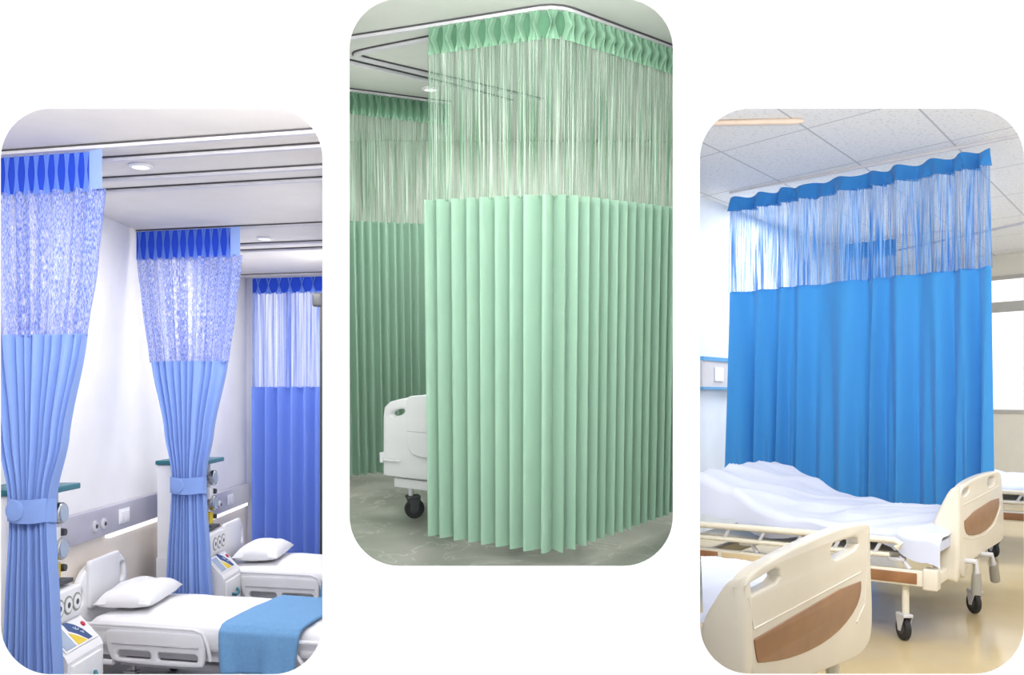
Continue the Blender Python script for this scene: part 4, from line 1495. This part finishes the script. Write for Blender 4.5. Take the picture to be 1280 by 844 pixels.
foot2 = dict(
    flank=[(790, 282), (772, 300), (770, 400), (772, 480), (774, 545), (784, 564), (794, 555), (796, 480), (792, 400)],
    out=[(894, 247), (878, 247), (842, 256), (806, 272), (782, 290), (772, 320), (772, 400), (774, 480), (776, 545), (784, 562), (792, 555), (800, 520), (830, 492), (868, 470), (896, 452), (903, 440), (902, 380), (898, 300)],
    holes=[[(780, 303), (803, 290), (803, 309), (780, 323)], [(854, 266), (876, 259), (876, 287), (854, 295)]],
    inlay=[(785, 382), (886, 318), (888, 348), (872, 395), (842, 427), (802, 438), (787, 424)],
    ridge=[[(785, 345), (888, 290)], [(783, 440), (805, 446), (845, 434), (876, 400), (892, 350)]],
    crank=[(822, 512, 608, 822), (868, 492, 566, 877)])
beige_bed('beige hospital bed with a wrinkled white sheet, in front of the blue curtain', NB, 1.52, foot2, [(.235, .04), (.04, 1.0)])

# --- bed at the far right edge, its foot beyond the frame
N3 = Vector((4.62, 7.62))
beige_bed('beige hospital bed showing at the edge behind the blue curtain', N3, 1.55, None, [(.56, .04), (.3, 1.1)])

# --- nearest bed: only its foot board and a strip of sheet
NN = Vector(on(1088, 3.69)) - E2 * 1.50
c_near = NN
th = Thing('hospital_bed', 'nearest beige hospital bed, only its foot board and sheet in view', 'bed', (NN.x + E2.x * .7, NN.y + E2.y * .7, RF))
foot1_out = [(511, 408), (508, 400), (494, 397), (450, 405), (400, 421), (340, 446), (280, 476), (220, 508), (170, 540), (142, 580), (138, 640), (146, 740), (158, 830), (185, 890), (250, 880), (330, 850), (400, 822), (455, 802), (498, 772), (515, 730), (518, 650), (513, 540)]
board(th, NN + E2 * 1.5, foot1_out,
      [[(146, 584), (196, 556), (246, 524), (250, 566), (200, 592), (148, 616)], [(394, 462), (432, 450), (474, 436), (478, 468), (442, 490), (400, 512)]],
      [(168, 742), (172, 736), (482, 556), (482, 604), (466, 652), (430, 702), (380, 746), (320, 778), (255, 800), (184, 809), (178, 806), (172, 770)],
      [[(152, 618), (168, 710), (482, 543)], [(500, 420), (498, 540), (492, 640), (470, 690)]], .142, [(172, 543), (142, 578), (136, 640), (144, 740), (156, 830), (183, 892), (215, 888), (190, 800), (172, 700), (164, 610)])
def g4(a, b, z):
    return Vector((NN.x - E1.x * a + E2.x * b, NN.y - E1.y * a + E2.y * b, z))
M4 = Matrix(((-E1.x, E2.x, 0, NN.x), (-E1.y, E2.y, 0, NN.y), (0, 0, 1, 0), (0, 0, 0, 1)))
# how far the bed may run before it meets the partition
def lim(b):
    k = (868 - 640) / F
    x0, y0 = NN.x + E2.x * b, NN.y + E2.y * b
    return (x0 - k * y0) / (E1.x - k * E1.y) - .03
def fn4(u, v):
    b = lerp(.0, 1.46, v)
    a = lerp(.15, max(.2, lim(b)), u)
    e_ = min(b, 1.46 - b)
    z = -.70 + .015 * math.sin(PI * v) + .012 * noise.noise(Vector((a * 4, b * 3, 2))) + .008 * (1 - abs(noise.noise(Vector((a * 6 + b * 3, b * 2, 5))))) ** 6
    if e_ < .05:
        z -= .14 * (1 - e_ / .05) ** 2
    return g4(a, b, z)
th.add('mattress', MB().grid(fn4, 30, 70), 'linen_cool', smooth=80, label='white sheeted mattress')
th.add('side_beam', MB().prism([g4(.14, 1.38, -1.07), g4(lim(1.38) - .02, 1.38, -1.07), g4(lim(1.43) - .02, 1.43, -1.07), g4(.14, 1.43, -1.07)], (0, 0, .09)), 'cream_metal')
th.add('bed_deck', MB().prism([g4(.14, .3, -.90), g4(lim(.3) - .02, .3, -.90), g4(lim(1.42) - .02, 1.42, -.90), g4(.14, 1.42, -.90)], (0, 0, .04)), 'cream_metal')
caster(th, g4(.06, 1.22, RF), -.95 - RF, .068, ('black_rubber', 'light_grey', 'cream_metal'), yaw=.9, post_r=.026)
caster(th, g4(.06, .3, RF), -.95 - RF, .068, ('black_rubber', 'light_grey', 'cream_metal'), yaw=.9, post_r=.026)

# ================================================================== LIGHTING
world = bpy.data.worlds.new('sky')
scene.world = world
world.use_nodes = True
bg = world.node_tree.nodes['Background']
bg.inputs['Color'].default_value = (1, 1, 1, 1)
bg.inputs['Strength'].default_value = 1.25


def fill_light(name, loc, to, sx, sy, power, col=(1, 1, 1), room='W'):
    l = bpy.data.lights.new(name, 'AREA')
    l.shape = 'RECTANGLE'
    l.size, l.size_y = sx, sy
    l.energy = power
    l.color = col
    o = bpy.data.objects.new(name, l)
    COL.objects.link(o)
    loc, to = Vector(loc), Vector(to)
    q = (to - loc).to_track_quat('-Z', 'Y').to_matrix().to_4x4()
    o.matrix_world = ROOM_M[room] @ Matrix.Translation(loc) @ q
    return o


fill_light('ceiling_fill', (-1.2, 2.6, LC - .12), (-1.9, 7.5, -.2), .8, .3, 40, (1, .985, .96))  # added fill under the left ceiling, no fixture behind it
fill_light('ceiling_fill', (-1.75, 5.2, LC - .03), (-1.75, 5.2, -1), .7, .4, 20, (1, .985, .96))  # added fill for the first bay, unseen
fill_light('ceiling_fill', (-1.9, 7.4, LC - .03), (-1.9, 7.4, -1), .7, .4, 24, (1, .985, .96))  # added fill for the far bay, unseen
fill_light('ceiling_fill', (-.42, 2.75, CC - .16), (.3, 5, 0), .3, .3, 13, (1, 1, .98), 'C')  # unseen fill added to model the green folds from the left
fill_light('ceiling_fill', (.42, 2.75, CC - .16), (.4, 5, 0), .3, .3, 8, (1, 1, .98), 'C')  # weaker unseen fill added from the right
fill_light('ceiling_fill', (-.3, 5.6, CC - .03), (-.3, 5.6, -1), .6, .4, 26, (1, 1, .98), 'C')  # added to brighten the inside of the green enclosure, no fixture
fill_light('ceiling_fill', (0, 7.3, CC - .03), (0, 7.3, -1), 1, .5, 20, (1, 1, .98), 'C')  # added to brighten the back of the middle ward, no fixture
fill_light('high_fill', (0, 2.5, .95), (0, 3.9, 1.34), .8, .2, 23, (1, 1, .98), 'C')  # added above the opening to brighten the ceiling, no real cove
fill_light('low_fill', (0, 2.6, CF + .15), (0, 5, 1.3), .9, .3, 12, (1, 1, .98), 'C')  # hidden fill added below the opening, lifts the ceiling and hems
fill_light('ceiling_fill', (1.7, 3.0, RC - .05), (2.8, 7.5, -.2), 1.6, .8, 36)  # unseen fill added at the front of the right ward
fill_light('ceiling_fill', (4.6, 6.4, RC - .03), (4.2, 6.6, -1), 1.2, .8, 36)  # unseen fill added over the right side of the ward
fill_light('ceiling_fill', (3.6, 9.6, RC - .03), (3.6, 9.6, -1), 1.6, .8, 110)  # strong unseen fill added to brighten the far end
fill_light('high_fill', (1.9, 2.5, 1.05), (3.2, 7.5, 1.95), 1.6, .25, 80)  # hidden fill added above the opening to brighten the tiles

# ==================================================================== CAMERA
cam = bpy.data.cameras.new('camera')
cam.sensor_width = 36
cam.lens = F / 1280 * 36
cam.shift_y = (HOR - 422) / 1280
co = bpy.data.objects.new('camera', cam)
COL.objects.link(co)
co.location = (0, 0, EYE)
co.rotation_euler = (PI / 2, 0, 0)
scene.camera = co

scene.view_settings.view_transform = 'Standard'
scene.view_settings.look = 'None'
scene.view_settings.gamma = 1
scene.view_settings.exposure = 0
scene.view_settings.use_curve_mapping = False
scene.cycles.transparent_max_bounces = 24
scene.cycles.max_bounces = 8
